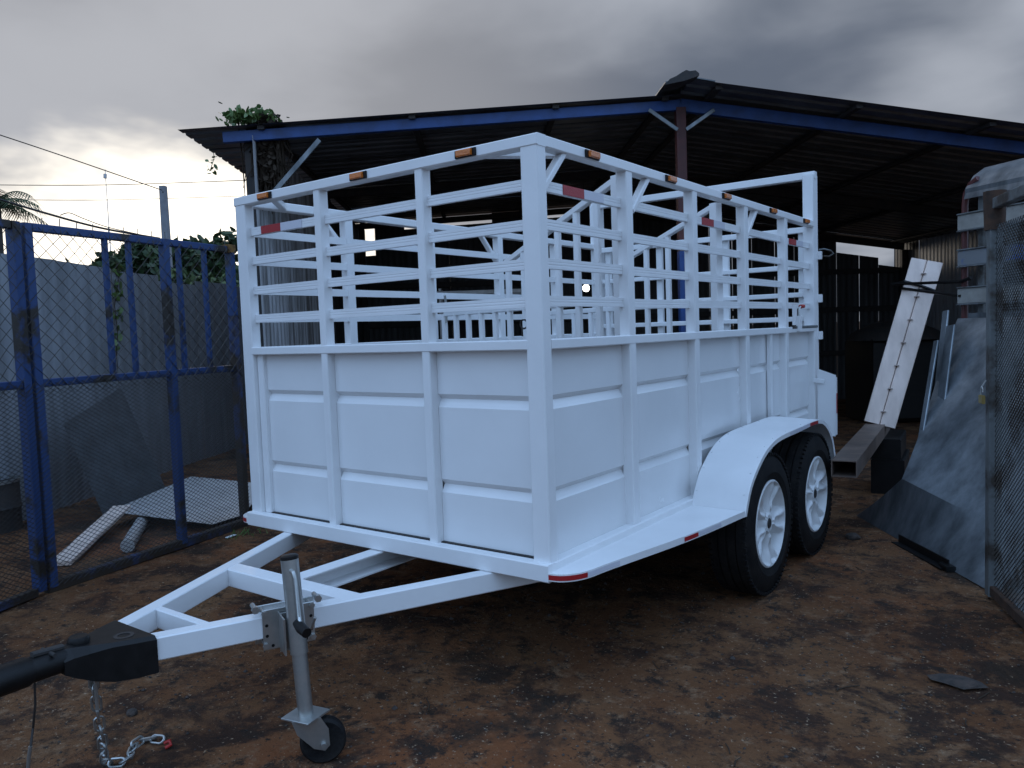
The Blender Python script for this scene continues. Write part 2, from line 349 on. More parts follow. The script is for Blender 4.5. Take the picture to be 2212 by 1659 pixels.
# panels with two pressed grooves
PR = [(ZM - 0.035, 0), (1.020, 0), (1.000, 0.019), (0.972, 0.004), (0.966, 0), (0.673, 0), (0.652, 0.019), (0.625, 0.004), (0.619, 0), (ZF - 0.004, 0)]
def panel(p0, p1, inn):            # sheet from p0 to p1 (xy), grooves pressed along inn
    p0, p1, inn = Vector((*p0, 0)), Vector((*p1, 0)), Vector((*inn, 0)); mb = MB(); n = len(PR)
    # the press stroke fades out just before the sheet ends, so cut it in three
    ts = [0, 0.035, 0.965, 1]; vs = []
    for th in (0, 0.003):
        for t in ts:
            e = 1.0
            for zz, dp in PR: vs.append(p0.lerp(p1, t) + inn * (dp * e + th) + Vector((0, 0, zz)))
    fs = []; k = len(ts)
    for l in (0, 1):
        for i in range(k - 1):
            for j in range(n - 1):
                a = l * k * n + i * n + j; q = (a, a + n, a + n + 1, a + 1); fs.append(q if l == 0 else q[::-1])
    return build('panel', mb.add(vs, fs), 'panel', T)
for a, b in ((-W + 0.12, -1.213), (-1.169, -0.598), (-0.554, -0.086)): panel((a, 0.046), (b, 0.046), (0, 1))
for bi in range(5):
    panel((-0.046, sb[2 * bi] - 0.003), (-0.046, sb[2 * bi + 1] + 0.003), (-1, 0)); panel((-W + 0.046, sb[2 * bi] - 0.003), (-W + 0.046, sb[2 * bi + 1] + 0.003), (1, 0))
# braces and gussets
for y0 in (0.045, 0.728, 2.10):
    bar('brace', (-0.028, y0 + 0.16, 1.918), (-0.028, y0, 1.755), 0.024, 0.036, 'white', T, up=(1, 0, 0))
for y0 in (0.65, 2.03): bar('brace', (-W + 0.028, y0 - 0.16, 1.918), (-W + 0.028, y0, 1.755), 0.024, 0.036, 'white', T, up=(1, 0, 0))
bar('corner_gusset', (-0.27, 0.05, 1.93), (-0.05, 0.27, 1.93), 0.035, 0.034, 'white', T); bar('corner_gusset', (-W + 0.24, 0.05, 1.93), (-W + 0.05, 0.25, 1.93), 0.035, 0.034, 'white', T)
# amber marker lamps
def marker(p, axis, front):
    p = Vector(p); a = Vector(axis); nrm = Vector(front)
    o = build('marker_light', MB().bar(p - a * 0.049 + nrm * 0.004, p + a * 0.049 + nrm * 0.004, 0.010, 0.030, up=(0, 0, 1), ch=0.003), 'black', T)
    q = p + nrm * 0.014; build('lens', MB().bar(q - a * 0.035, q + a * 0.035, 0.014, 0.024, up=(0, 0, 1), ch=0.005), 'amber', o)
for x in (-1.542, -0.906, -0.322): marker((x, -0.001, 1.931), (1, 0, 0), (0, -1, 0))
for y in (0.371, 1.07, 1.745, 2.488, 3.16): marker((-0.001, y, 1.931), (0, 1, 0), (1, 0, 0))
# oblique divider gates inside
def divider(y0, bars):
    A = Vector((-0.10, y0, 0)); B = Vector((-1.68, y0 + 0.62, 0)); P = lambda t, zz: A.lerp(B, t) + Vector((0, 0, zz))
    o = bar('divider_gate', P(0, 0.45), P(0, 1.92), 0.05, 0.05, 'white', T, up=(B - A))
    sb_ = lambda nm, p, q, w=0.03, h=0.03: bar(nm, p, q, w, h, 'white', o, up=(0, 1, 0) if abs(q.z - p.z) > 0.3 and (q - p).xy.length < 0.01 else (0, 0, 1))
    for zz in (0.47, 0.85, 1.385): sb_('cross_bar', P(0.01, zz), P(0.99, zz), 0.028, 0.032)
    sb_('brace', P(0.015, 1.90), P(0.56, 1.63)); sb_('end_post', P(1, 0.45), P(1, 1.385))
    for k in range(1, bars):
        t = k / bars; tall = t < 0.6
        zt = 1.385 if not tall else (1.90 - 0.27 / 0.545 * (t - 0.015)) if t < 0.56 else 1.63
        p, q = P(t, 0.45), P(t, zt); sb_('upright', p, q, 0.03, 0.026)
    l = tube('latch', [P(0.985, 1.33), P(0.985, 1.46), P(0.985, 1.50) + V(0.02, -0.03, 0)], 0.008, 'zinc', o); return o
divider(0.76, 11); divider(1.85, 9)
# rear gate
yr = LEN - 0.07
RG = bar('rear_gate', (-W + 0.08, yr, 1.90), (-0.08, yr, 1.90), 0.03, 0.04, 'white', T)
for zc in (1.645, 1.45, 1.28, 0.9, 0.47): bar('gate_rail', (-W + 0.08, yr, zc), (-0.08, yr, zc), 0.03, 0.034, 'white', RG)
for x in (-1.66, -1.2, -0.66, -0.10): bar('gate_upright', (x, yr + 0.032, 0.45), (x, yr + 0.032, 1.92), 0.05, 0.032, 'white', RG, up=(0, 1, 0))
build('gate_sheet', MB().box((-W + 0.08, yr + 0.02, 0.46), (-0.08, yr + 0.023, 1.2)), 'panel', RG)
for zc in (1.72, 1.42, 1.16): build('hinge', MB().box((-0.003, LEN - 0.02, zc - 0.028), (0.022, LEN + 0.012, zc + 0.028), 0.003), 'white', T)
# rear latch on the right side, rope end on the hinge
la = bar('latch', (-0.012, 2.86, 1.225), (-0.012, 3.42, 1.225), 0.03, 0.018, 'greypost', T)
build('latch_guide', MB().box((-0.006, 2.87, 1.24), (0.016, 2.90, 1.37)).box((-0.006, 2.95, 1.20), (0.02, 2.99, 1.30)), 'white', la)
tube('latch_handle', [(0.01, 2.96, 1.24), (0.01, 2.96, 1.345), (0.012, 2.985, 1.36)], 0.007, 'zinc', la); tube('grip', [(0.012, 2.985, 1.36), (0.012, 3.05, 1.362)], 0.013, 'handle', la)
tube('cable', [(0.0, LEN, 1.76), (0.03, LEN + 0.03, 1.765), (0.07, LEN + 0.05, 1.75), (0.085, LEN + 0.06, 1.73), (0.06, LEN + 0.05, 1.712), (0.025, LEN + 0.03, 1.715)], 0.006, 'greypost', T)
# cable loop hanging at the middle rail by the corner
tube('cable', [(-0.25, 0.22, 1.24), (-0.25, 0.22, 1.27)] + [(-0.245 + 0.018 * math.sin(k * 0.7), 0.225, 1.288 - 0.018 * math.cos(k * 0.7)) for k in range(10)], 0.0035, 'dark', T)
# ---- running board and fender (right), mirrored to the left
def catmull(P, n=5):
    out = []
    for i in range(len(P) - 1):
        a, b, c, d = P[max(i - 1, 0)], P[i], P[i + 1], P[min(i + 2, len(P) - 1)]
        for k in range(n):
            t = k / n; out.append(tuple(0.5 * (2 * b[j] + (c[j] - a[j]) * t + (2 * a[j] - 5 * b[j] + 4 * c[j] - d[j]) * t * t + (3 * b[j] - a[j] - 3 * c[j] + d[j]) * t ** 3) for j in range(len(b))))
    return out + [P[-1]]
edge = catmull([(0.004, -0.024), (0.045, -0.014), (0.085, 0.022), (0.112, 0.085), (0.132, 0.22), (0.218, 0.72), (0.268, 1.225)], 4)
fprof = catmull([(1.222, 0.36), (1.30, 0.487), (1.435, 0.585), (1.57, 0.642), (1.75, 0.672), (2.08, 0.680), (2.43, 0.682), (2.60, 0.645), (2.74, 0.545), (2.81, 0.41), (2.825, 0.33)], 4)
XO = 0.268; ZS = 0.386
def side_parts(mir):
    X = (lambda x: x) if not mir else (lambda x: -W - x)
    mb = MB(); n = len(edge)
    top = [(X(x), y, ZS) for x, y in edge] + [(X(0.003), 1.235, ZS), (X(0.003), 0.0, ZS)]
    bot = [(a, b, c - 0.004) for a, b, c in top]; k = len(top)
    mb.add(top + bot, [tuple(range(k)), tuple(range(2 * k - 1, k - 1, -1))] + [(i, i + k, (i + 1) % k + k, (i + 1) % k) for i in range(k)])
    st = build('running_board', mb, 'white', T)
    lip = MB(); vs = []
    for x, y in edge: vs += [(X(x + 0.002), y - 0.002, ZS + 0.002), (X(x + 0.002), y - 0.002, ZS - 0.026), (X(x - 0.003), y + 0.001, ZS - 0.026), (X(x - 0.003), y + 0.001, ZS + 0.002)]
    fs = []
    for i in range(n - 1): fs += [(4 * i + j, 4 * i + (j + 1) % 4, 4 * i + 4 + (j + 1) % 4, 4 * i + 4 + j) for j in range(4)]
    build('edge_lip', lip.add(vs, fs + [(0, 3, 2, 1), tuple(4 * (n - 1) + q for q in range(4))]), 'white', st)
    def strip(i0, t0, i1, t1, c):
        pts = [Vector(edge[i0]).lerp(Vector(edge[i0 + 1]), t0)] + [Vector(edge[i]) for i in range(i0 + 1, i1 + 1)] + [Vector(edge[i1]).lerp(Vector(edge[i1 + 1]), t1)]
        vs = []
        for p in pts: vs += [(X(p.x + 0.0026), p.y - 0.0026, ZS - 0.003), (X(p.x + 0.0026), p.y - 0.0026, ZS - 0.021), (X(p.x + 0.0032), p.y - 0.0034, ZS - 0.021), (X(p.x + 0.0032), p.y - 0.0034, ZS - 0.003)]
        f = []
        for i in range(len(pts) - 1): f += [(4 * i + j, 4 * i + (j + 1) % 4, 4 * i + 4 + (j + 1) % 4, 4 * i + 4 + j) for j in range(4)]
        build('reflective_tape', MB().add(vs, f + [(3, 2, 1, 0), tuple(4 * (len(pts) - 1) + q for q in range(4))]), c, st)
    strip(0, 0.0, 11, 0.5, 'red'); strip(11, 0.55, 16, 0.4, 'tape'); strip(19, 0.7, 20, 0.5, 'red'); strip(20, 0.55, 21, 0.9, 'tape')
    # fender skin
    mb = MB(); n = len(fprof); vs = []
    for dz in (0, -0.004):
        for y, zz in fprof: vs += [(X(0.0), y, zz + dz + 0.012 * (zz > 0.5)), (X(XO), y, zz + dz)]
    fs = []
    for i in range(n - 1): fs += [(2 * i, 2 * i + 1, 2 * i + 3, 2 * i + 2), (2 * n + 2 * i, 2 * n + 2 * i + 2, 2 * n + 2 * i + 3, 2 * n + 2 * i + 1)]
    fe = build('fender', mb.add(vs, fs), 'white', T, True)
    lp = MB(); vs = []; cen = Vector((2.02, 0.30))
    for y, zz in fprof:
        d = (cen - Vector((y, zz))); d = Vector((d.x * 0.55, d.y)).normalized() * 0.024
        vs += [(X(XO + 0.003), y, zz), (X(XO + 0.003), y + d.x, zz + d.y), (X(XO - 0.001), y + d.x, zz + d.y), (X(XO - 0.001), y, zz + 0.001)]
    fs = []
    for i in range(n - 1): fs += [(4 * i + j, 4 * i + (j + 1) % 4, 4 * i + 4 + (j + 1) % 4, 4 * i + 4 + j) for j in range(4)]
    build('fender_lip', lp.add(vs, fs), 'white', fe)
    for (i0, i1, c) in ((22, 24, 'red'), (18, 22, 'tape')):
        vs = []
        for y, zz in fprof[i0:i1 + 1]: vs += [(X(XO + 0.0036), y, zz - 0.003), (X(XO + 0.0036), y, zz - 0.021), (X(XO + 0.0042), y, zz - 0.021), (X(XO + 0.0042), y, zz - 0.003)]
        f = []
        for i in range(i1 - i0): f += [(4 * i + j, 4 * i + (j + 1) % 4, 4 * i + 4 + (j + 1) % 4, 4 * i + 4 + j) for j in range(4)]
        build('reflective_tape', MB().add(vs, f), c, fe)
    for i in (3, 6, 9, 12, 15, 18, 21):                     # screw heads
        y, zz = fprof[i]
        for xx in (0.012, XO - 0.02):
            p = Vector((X(xx), y, zz + (0.012 if xx < 0.1 and zz > 0.5 else 0.0006))); a, b = fprof[i - 1], fprof[i + 1]; nn = Vector((0, -(b[1] - a[1]), b[0] - a[0])).normalized()
            build('screw', MB().tube([p - nn * 0.002, p + nn * 0.003], 0.005, 6), 'white', fe)
    # dark inner arch skin so the wheel well reads closed
    return st
side_parts(False); side_parts(True)
# light plate and its bracket behind the fender
pl = build('light_plate', MB().add([(0.012, 3.36, 0.93), (0.135, 3.36, 0.885), (0.13, 3.36, 0.46), (0.012, 3.36, 0.46), (0.012, 3.363, 0.93), (0.135, 3.363, 0.885), (0.13, 3.363, 0.46), (0.012, 3.363, 0.46)], [(3, 2, 1, 0), (4, 5, 6, 7), (0, 1, 5, 4), (1, 2, 6, 5), (2, 3, 7, 6), (3, 0, 4, 7)]), 'panel', T)
build('flange', MB().box((0.132, 3.355, 0.47), (0.137, 3.385, 0.87)), 'white', pl); build('reflective_tape', MB().box((0.1372, 3.358, 0.62), (0.138, 3.382, 0.76)), 'red', pl)
bar('bracket', (-0.01, 3.34, 0.85), (0.06, 3.352, 0.84), 0.006, 0.03, 'white', pl)
# ---- wheels
RT, WW = 0.363, 0.205
tp = [(0.215, -WW / 2 + 0.02), (0.235, -WW / 2 + 0.004), (0.28, -WW / 2), (0.325, -WW / 2 + 0.006), (0.350, -WW / 2 + 0.022)]
tread = []
for k, x in enumerate((-0.078, -0.048, -0.042, -0.006, 0.006, 0.042, 0.048, 0.078)):
    tread.append((RT - (0.003 if k in (0, 7) else 0), x))
    if k in (1, 3, 5): tread += [(RT - 0.009, x + 0.001), (RT - 0.009, (-0.042, 0.006, 0.048)[(k - 1) // 2] - 0.001)]
tp += tread + [(0.350, WW / 2 - 0.022), (0.325, WW / 2 - 0.006), (0.28, WW / 2), (0.262, WW / 2 + 0.002), (0.258, WW / 2 - 0.001), (0.235, WW / 2 - 0.004), (0.215, WW / 2 - 0.02)]
tyre_mb = MB().lathe(tp, (0, 0, 0), n=64)
for k in range(72):                                        # tread blocks on the shoulder
    a = 2 * math.pi * k / 72
    for sx in (-1, 1):
        c = V(sx * 0.083, math.cos(a) * (RT - 0.009), math.sin(a) * (RT - 0.009)); rad = V(0, math.cos(a), math.sin(a)); tg = V(0, -math.sin(a), math.cos(a))
        tyre_mb.bar(c - tg * 0.009, c + tg * 0.009, 0.022, 0.014, up=rad, ch=0.002)
tyre_me = tyre_mb.mesh('tyre', M['rubber'], True)
# alloy rim: dished five double-spoke face as a polar sheet
NR, NA = 22, 120; rv = []; rf = []
for i in range(NR + 1):
    r = 0.028 + (0.222 - 0.028) * i / NR; u = i / NR
    for j in range(NA):
        th = 2 * math.pi * j / NA; ph = ((th * 5 / (2 * math.pi)) % 1) * 2 - 1          # -1..1 inside a fifth
        wide = 0.40 + 0.20 * u                                                         # half-width of the spoke pair
        body = 1 / (1 + math.exp((abs(ph) - wide) * 20)); slot = math.exp(-(ph / 0.17) ** 2) * max(0, min(1, (u - 0.28) * 4)) * 0.45
        bandr = max(0, min(1, (u - 0.86) * 12)); hub = max(0, min(1, (0.24 - u) * 7))
        hgt = max(body * (1 - slot), bandr, hub)
        x = -0.075 + 0.075 * hgt + 0.012 * (u - 0.35) - 0.010 * math.exp(-((u - 0.5) / 0.18) ** 2)
        lug = math.exp(-((r - 0.058) / 0.011) ** 2) * math.exp(-(ph / 0.22) ** 2); x -= 0.016 * lug
        if i == NR: x -= 0.01
        rv.append((x, r * math.cos(th), r * math.sin(th)))
for i in range(NR):
    for j in range(NA): rf.append((i * NA + j, i * NA + (j + 1) % NA, (i + 1) * NA + (j + 1) % NA, (i + 1) * NA + j))
rim_mb = MB().add(rv, rf).lathe([(0.222, -0.004), (0.224, 0.004), (0.217, 0.008), (0.210, -0.004), (0.205, -0.06), (0.205, -0.15), (0.222, -0.17)], (0, 0, 0), n=64)
rim_me = rim_mb.mesh('rim', M['rim'], True)
cap_me = MB().lathe([(0.0005, 0.0), (0.022, 0.0), (0.030, -0.012), (0.030, -0.03), (0.0005, -0.03)], (0, 0, 0), n=20).mesh('hub_cap', M['dark'], True)
hub_me = MB().lathe([(0.0005, -0.10), (0.10, -0.10), (0.14, -0.11), (0.14, -0.14), (0.03, -0.15), (0.03, -0.24), (0.0005, -0.24)], (0, 0, 0), n=24).mesh('wheel', M['dark'], True)
def wheel(x, y, zc, parent, flip=False, spin=0.0):
    w = put('wheel', hub_me, parent); w.location = (x, y, zc); w.rotation_euler = (spin, 0, math.pi if flip else 0)
    for nm, me, dx in (('tyre', tyre_me, -WW / 2), ('rim', rim_me, -0.012), ('hub_cap', cap_me, -0.012)):
        o = bpy.data.objects.new(nm, me); COL.objects.link(o); o.parent = w; o.location = (dx, 0, 0)
    return w
YW = (1.63, 2.445); ZW = G + RT - 0.004
for k, y in enumerate(YW):
    wheel(0.262, y, ZW, T, False, 0.5 + 0.35 * k); wheel(-W - 0.262, y, ZW, T, True, 0.9 + 0.3 * k)
    bar('axle', (-W - 0.2, y, ZW), (0.2, y, ZW), 0.06, 0.06, 'dark', T)
for x in (-0.03, -W + 0.03):
    build('spring', MB().tube([(x, 1.3, 0.33), (x, 1.63, 0.275), (x, 2.03, 0.30), (x, 2.445, 0.275), (x, 2.8, 0.33)], 0.022, 6), 'dark', T)
# ---- draw bar
RW, RH = 0.056, 0.075; zc = ZB - 0.001 - RH / 2
def tb(nm, p, q, w=RW, h=RH): return bar(nm, (*p, zc), (*q, zc), w, h, 'white', T)
ur = Vector((0.52, 1.095)).normalized(); nr = Vector((ur.y, -ur.x)); CX = -0.885
pr0 = Vector((-0.767, -1.099)) - nr * RW / 2; pr0 -= ur * 0.05; pr1 = pr0 + ur * 1.75
for s in (1, -1):
    f = (lambda p: p) if s == 1 else (lambda p: Vector((2 * CX - p.x, p.y)))
    tb('drawbar_rail', f(pr0), f(pr1))
tb('drawbar_cross', (-1.262, -0.482), (-0.508, -0.482), 0.076, RH - 0.003); tb('drawbar_cross', (-1.05, -0.915), (-0.72, -0.915), 0.03, RH - 0.006)
xc = -0.88
build('drawbar_channel', MB().ext([(-0.04, -RH / 2), (0.045, -RH / 2), (0.045, -RH / 2 + 0.006), (-0.033, -RH / 2 + 0.006), (-0.033, RH / 2 - 0.006), (0.035, RH / 2 - 0.006), (0.035, RH / 2), (-0.04, RH / 2)], (xc, -0.445, zc - 0.002), (xc, 0.9, zc - 0.002), (1, 0, 0), (0, 0, 1)), 'white', T)
# coupler: black A-frame housing with a nose
def sect(y, hw, z0, z1, rnd=0.012):
    return [(CX - hw, y, z0), (CX + hw, y, z0), (CX + hw, y, z1 - rnd), (CX + hw - rnd, y, z1), (CX - hw + rnd, y, z1), (CX - hw, y, z1 - rnd)]
secs = [sect(-1.078, 0.135, 0.240, 0.357), sect(-1.13, 0.112, 0.237, 0.358), sect(-1.19, 0.082, 0.240, 0.359), sect(-1.24, 0.060, 0.256, 0.362, 0.02), sect(-1.285, 0.048, 0.280, 0.366, 0.026), sect(-1.31, 0.040, 0.295, 0.364, 0.03)]
vs = [p for s in secs for p in s]; fs = []
for i in range(len(secs) - 1): fs += [(6 * i + j, 6 * i + 6 + j, 6 * i + 6 + (j + 1) % 6, 6 * i + (j + 1) % 6) for j in range(6)]
cp = build('coupler', MB().add(vs, fs + [(0, 1, 2, 3, 4, 5), tuple(6 * (len(secs) - 1) + q for q in (5, 4, 3, 2, 1, 0))]), 'black', T)
build('hole_rim', MB().lathe([(0.018, 0.0), (0.018, 0.0035), (0.030, 0.0035), (0.030, 0.0)], (CX + 0.045, -1.135, 0.3565), axis='z', n=20), 'dark', cp, True)
build('latch_cap', MB().lathe([(0.0005, 0.0), (0.030, 0.0), (0.032, 0.014), (0.026, 0.026), (0.0005, 0.030)], (CX - 0.01, -1.245, 0.357), axis='z', n=20), 'black', cp, True)
NZ = 0.331
build('nose', MB().tube([(CX, -1.27, NZ), (CX, -1.385, NZ), (CX, -1.388, NZ), (CX, -1.40, NZ), (CX, -1.55, NZ - 0.003), (CX, -1.60, NZ - 0.004), (CX, -1.63, NZ - 0.006), (CX, -1.642, NZ - 0.008)], [0.037, 0.0375, 0.0375, 0.043, 0.044, 0.042, 0.030, 0.008], 20), 'black', cp, True)
bar('latch_lever', (CX, -1.295, 0.370), (CX, -1.38, 0.374), 0.024, 0.014, 'dark', cp, ch=0.005)
tube('latch_pin', [(CX - 0.042, -1.335, 0.366), (CX + 0.042, -1.335, 0.366)], 0.006, 'dark', cp)
# ---- swivel jack
jt = Vector((-0.519, -0.743, 0.552)); jb = Vector((-0.466, -0.752, 0.045)); jd = (jt - jb).normalized()
rail_at = lambda s: Vector((*(pr0 + ur * s + nr * RW / 2), 0))
u3 = Vector((ur.x, ur.y, 0)); n3 = Vector((nr.x, nr.y, 0)); s0 = (Vector((jt.x, jt.y)) - pr0).dot(ur)
ctr = rail_at(s0); zj = 0.305
J = build('jack', MB().bar(ctr - u3 * 0.085 + n3 * 0.004 + V(0, 0, zj), ctr + u3 * 0.085 + n3 * 0.004 + V(0, 0, zj), 0.007, 0.135, up=(0, 0, 1), ch=0.002), 'zinc', T)
jm = jb + jd * ((zj - jb.z) / jd.z); standoff = (jm - ctr).dot(n3)
ch = MB()
for du in (-0.032, 0.032): ch.bar(ctr + u3 * du + n3 * 0.007 + V(0, 0, zj - 0.005), ctr + u3 * du + n3 * (standoff + 0.0) + V(0, 0, zj - 0.005), 0.006, 0.12, up=(0, 0, 1), ch=0.001)
ch.bar(ctr - u3 * 0.035 + n3 * 0.02 + V(0, 0, zj - 0.012), ctr + u3 * 0.035 + n3 * 0.02 + V(0, 0, zj - 0.012), 0.006, 0.13, ch=0.001)
build('bracket', ch, 'zinc', J)
build('back_plate', MB().bar(ctr - u3 * 0.10 - n3 * (RW + 0.004) + V(0, 0, zj), ctr + u3 * 0.10 - n3 * (RW + 0.004) + V(0, 0, zj), 0.006, 0.13, ch=0.002), 'zinc', J)
for du in (-0.078, 0.078):
    for dz in (-0.052, 0.056):
        p = ctr + u3 * du + V(0, 0, zj + dz); build('bolt', MB().tube([p - n3 * (RW + 0.012), p + n3 * 0.012], 0.0055, 6).tube([p + n3 * 0.008, p + n3 * 0.016], 0.010, 6), 'zinc', J)
for du in (-0.105, 0.10):
    p = ctr + u3 * du - n3 * 0.02 + V(0, 0, zj + 0.075); build('bolt', MB().tube([p - n3 * 0.03, p + n3 * 0.03], 0.008, 8).tube([p + n3 * 0.02, p + n3 * 0.036], 0.013, 6), 'zinc', J)
for du, dz in ((-0.072, 0.015), (-0.072, -0.02), (0.074, 0.02), (0.074, -0.025), (-0.055, -0.055), (0.055, -0.055)):
    p = ctr + u3 * du + n3 * 0.0078 + V(0, 0, zj + dz); build('bolt_hole', MB().tube([p, p + n3 * 0.0006], 0.0055, 10), 'black', J)
tube('outer_tube', [jb + jd * 0.20, jt], 0.0285, 'zinc', J, 20); tube('inner_tube', [jb, jb + jd * 0.22], 0.0245, 'zinc', J, 20)
tube('tube_cap', [jt - jd * 0.004, jt + jd * 0.006, jt + jd * 0.01], [0.0295, 0.0295, 0.024], 'black', J, 20)
fd = (CAM - jt); fd.z = 0; fd.normalize(); rdv = Vector((fd.y, -fd.x, 0)) * -1
h0 = jt - jd * 0.035 + fd * 0.028
tube('crank', [h0, h0 + fd * 0.02 + rdv * 0.008, h0 + fd * 0.028 + rdv * 0.012 - jd * 0.02, h0 + fd * 0.03 + rdv * 0.012 - jd * 0.14, h0 + fd * 0.045 + rdv * 0.012 - jd * 0.155], 0.0065, 'zinc', J)
tube('crank_grip', [h0 + fd * 0.03 + rdv * 0.0 - jd * 0.155, h0 + fd * 0.05 + rdv * 0.014 - jd * 0.168, h0 + fd * 0.085 + rdv * 0.03 - jd * 0.175], [0.012, 0.018, 0.016], 'black', J, 14)
tube('spring_pin', [h0 + fd * 0.02 + rdv * 0.045 - jd * 0.185, h0 + fd * 0.04 + rdv * 0.06 - jd * 0.145], 0.005, 'zinc', J)
dg = (u3 * 0.6 + n3 * 0.8).normalized(); dgp = Vector((-dg.y, dg.x, 0))
build('base_plate', MB().bar(jb - dg * 0.055, jb + dg * 0.055, 0.11, 0.006, ch=0.001), 'zinc', J)
wa = Vector((0.80, -0.60, 0)); wf = Vector((0.6, 0.8, 0)); wc = Vector((jb.x, jb.y, 0)) + wf * 0.050 + Vector((0, 0, G + 0.074))
fk = MB()
for sd_ in (-1, 1):
    o_ = wa * (0.037 * sd_); pz = Vector((jb.x, jb.y, 0)) + o_
    prof = [pz - wf * 0.045 + V(0, 0, jb.z), pz + wf * 0.045 + V(0, 0, jb.z), wc + o_ + wf * 0.018 + V(0, 0, 0.05), wc + o_ + wf * 0.02 + V(0, 0, -0.004), wc + o_ + wf * 0.004 + V(0, 0, -0.02), wc + o_ - wf * 0.03 + V(0, 0, -0.008), pz - wf * 0.03 + V(0, 0, jb.z - 0.045)]
    k = len(prof); fk.add(prof + [p + wa * 0.004 for p in prof], [tuple(range(k)), tuple(range(2 * k - 1, k - 1, -1))] + [(i, i + k, (i + 1) % k + k, (i + 1) % k) for i in range(k)])
build('fork', fk, 'zinc', J)
cw = MB().lathe([(0.012, -0.026), (0.05, -0.022), (0.066, -0.024), (0.074, -0.014), (0.074, 0.014), (0.066, 0.024), (0.05, 0.022), (0.012, 0.026)], (0, 0, 0), n=32)
rot = Matrix((wa, wf, V(0, 0, 1))).transposed(); cw.v = [tuple(rot @ Vector(p) + wc) for p in cw.v]
build('caster_wheel', cw, 'rubber', J, True); tube('caster_axle', [wc - wa * 0.052, wc + wa * 0.052], 0.009, 'zinc', J)
# ---- safety chain and pull pin
CH = build('safety_chain', MB().tube([(CX - 0.06, -1.19, 0.27), (CX - 0.06, -1.19, 0.17)], 0.006, 6).tube([(CX - 0.02, -1.2, 0.27), (CX - 0.02, -1.2, 0.13)], 0.006, 6), 'zinc', T)
path = catmull([(-0.93, -1.195, 0.25), (-0.94, -1.185, 0.12), (-0.965, -1.165, 0.0), (-1.0, -1.145, -0.085), (-1.01, -1.125, -0.108), (-0.985, -1.10, -0.109), (-0.995, -1.07, -0.109), (-1.03, -1.04, -0.109), (-1.06, -1.01, -0.109), (-1.055, -0.975, -0.109), (-1.02, -0.955, -0.108), (-0.99, -0.965, -0.108)], 24)
def link_mesh():
    mb = MB(); pts = []
    for k in range(16):
        a = 2 * math.pi * k / 16; x = math.cos(a) * 0.0135; y = math.sin(a) * 0.0135 + (0.013 if math.sin(a) > 0 else -0.013); pts.append(Vector((x, y, 0)))
    r = 0.0042; n = 6
    vs = []; fs = []
    for i, p in enumerate(pts):
        d = (pts[(i + 1) % 16] - pts[i - 1]).normalized(); u = d.cross(V(0, 0, 1))
        vs += [p + (u * math.cos(2 * math.pi * q / n) + V(0, 0, 1) * math.sin(2 * math.pi * q / n)) * r for q in range(n)]
    for i in range(16): fs += [(i * n + q, i * n + (q + 1) % n, ((i + 1) % 16) * n + (q + 1) % n, ((i + 1) % 16) * n + q) for q in range(n)]
    return mb.add(vs, fs).mesh('link', M['zinc'], True)
lm = link_mesh(); acc = 0; last = Vector(path[0]); cnt = 0
for i in range(1, len(path)):
    p = Vector(path[i]); acc += (p - last).length; last = p
    if acc >= 0.0345:
        acc = 0; d = (p - Vector(path[max(0, i - 6)])).normalized(); side = d.cross(V(0.3, 0.2, 1)).normalized()
        tw = (math.pi / 4 if cnt % 2 else -math.pi / 4) if p.z < -0.09 else (0 if cnt % 2 else math.pi / 2)
        b3 = side.cross(d); s2 = side * math.cos(tw) + b3 * math.sin(tw); o = put('link', lm, CH)
        mw = Matrix.Identity(4); n2 = s2.cross(d)
        for r_ in range(3): mw[r_][0], mw[r_][1], mw[r_][2], mw[r_][3] = s2[r_], d[r_], n2[r_], p[r_]
        o.matrix_local = mw; cnt += 1
build('quick_link', MB().tube([(-0.975, -0.955, -0.108), (-0.96, -0.945, -0.1), (-0.945, -0.95, -0.108), (-0.95, -0.968, -0.112)], 0.006, 8), 'handle', CH, True)
PN = tube('pin_cable', [(-0.905, -1.37, 0.295), (-0.90, -1.375, 0.22), (-0.93, -1.37, 0.17), (-0.955, -1.365, 0.13), (-0.935, -1.38, 0.10), (-0.93, -1.385, 0.085)], 0.0035, 'dark', T, 6)
tube('pull_pin', [(-0.93, -1.385, 0.09), (-0.935, -1.39, 0.055), (-0.945, -1.393, 0.0)], 0.0055, 'zinc', PN, 8)

# ================================================================== mesh panels
def mesh_panel(o, u, w, h, pitch, r, wob=0.0, aspect=1.0):
    """diamond wire mesh in the rectangle o + u*[0,w] + z*[0,h]"""
    mb = MB(); u = Vector(u).normalized(); zv = V(0, 0, 1); nn = u.cross(zv)
    k = -int(h / aspect / pitch) - 1
    for sgn in (1, -1):
        i = k
        while i * pitch < w:
            x0 = i * pitch; pts = []
            a0 = max(0.0, -x0); a1 = min(h / aspect, w - x0)
            if a1 > a0 + 0.01:
                n = 3 if wob else 1
                for q in range(n + 1):
                    a = a0 + (a1 - a0) * q / n; xx = x0 + a; zz = a * aspect
                    if sgn < 0: zz = h - zz
                    p = Vector(o) + u * xx + zv * zz + nn * (0.003 * sgn)
                    if wob: p += u * wob * noise.noise(Vector((xx * 6, zz * 6, sgn))) + nn * wob * noise.noise(Vector((xx * 4, zz * 4, 5 + sgn)))
                    pts.append(p)
                mb.tube(pts, r, 3, False)
            i += 1
    return mb

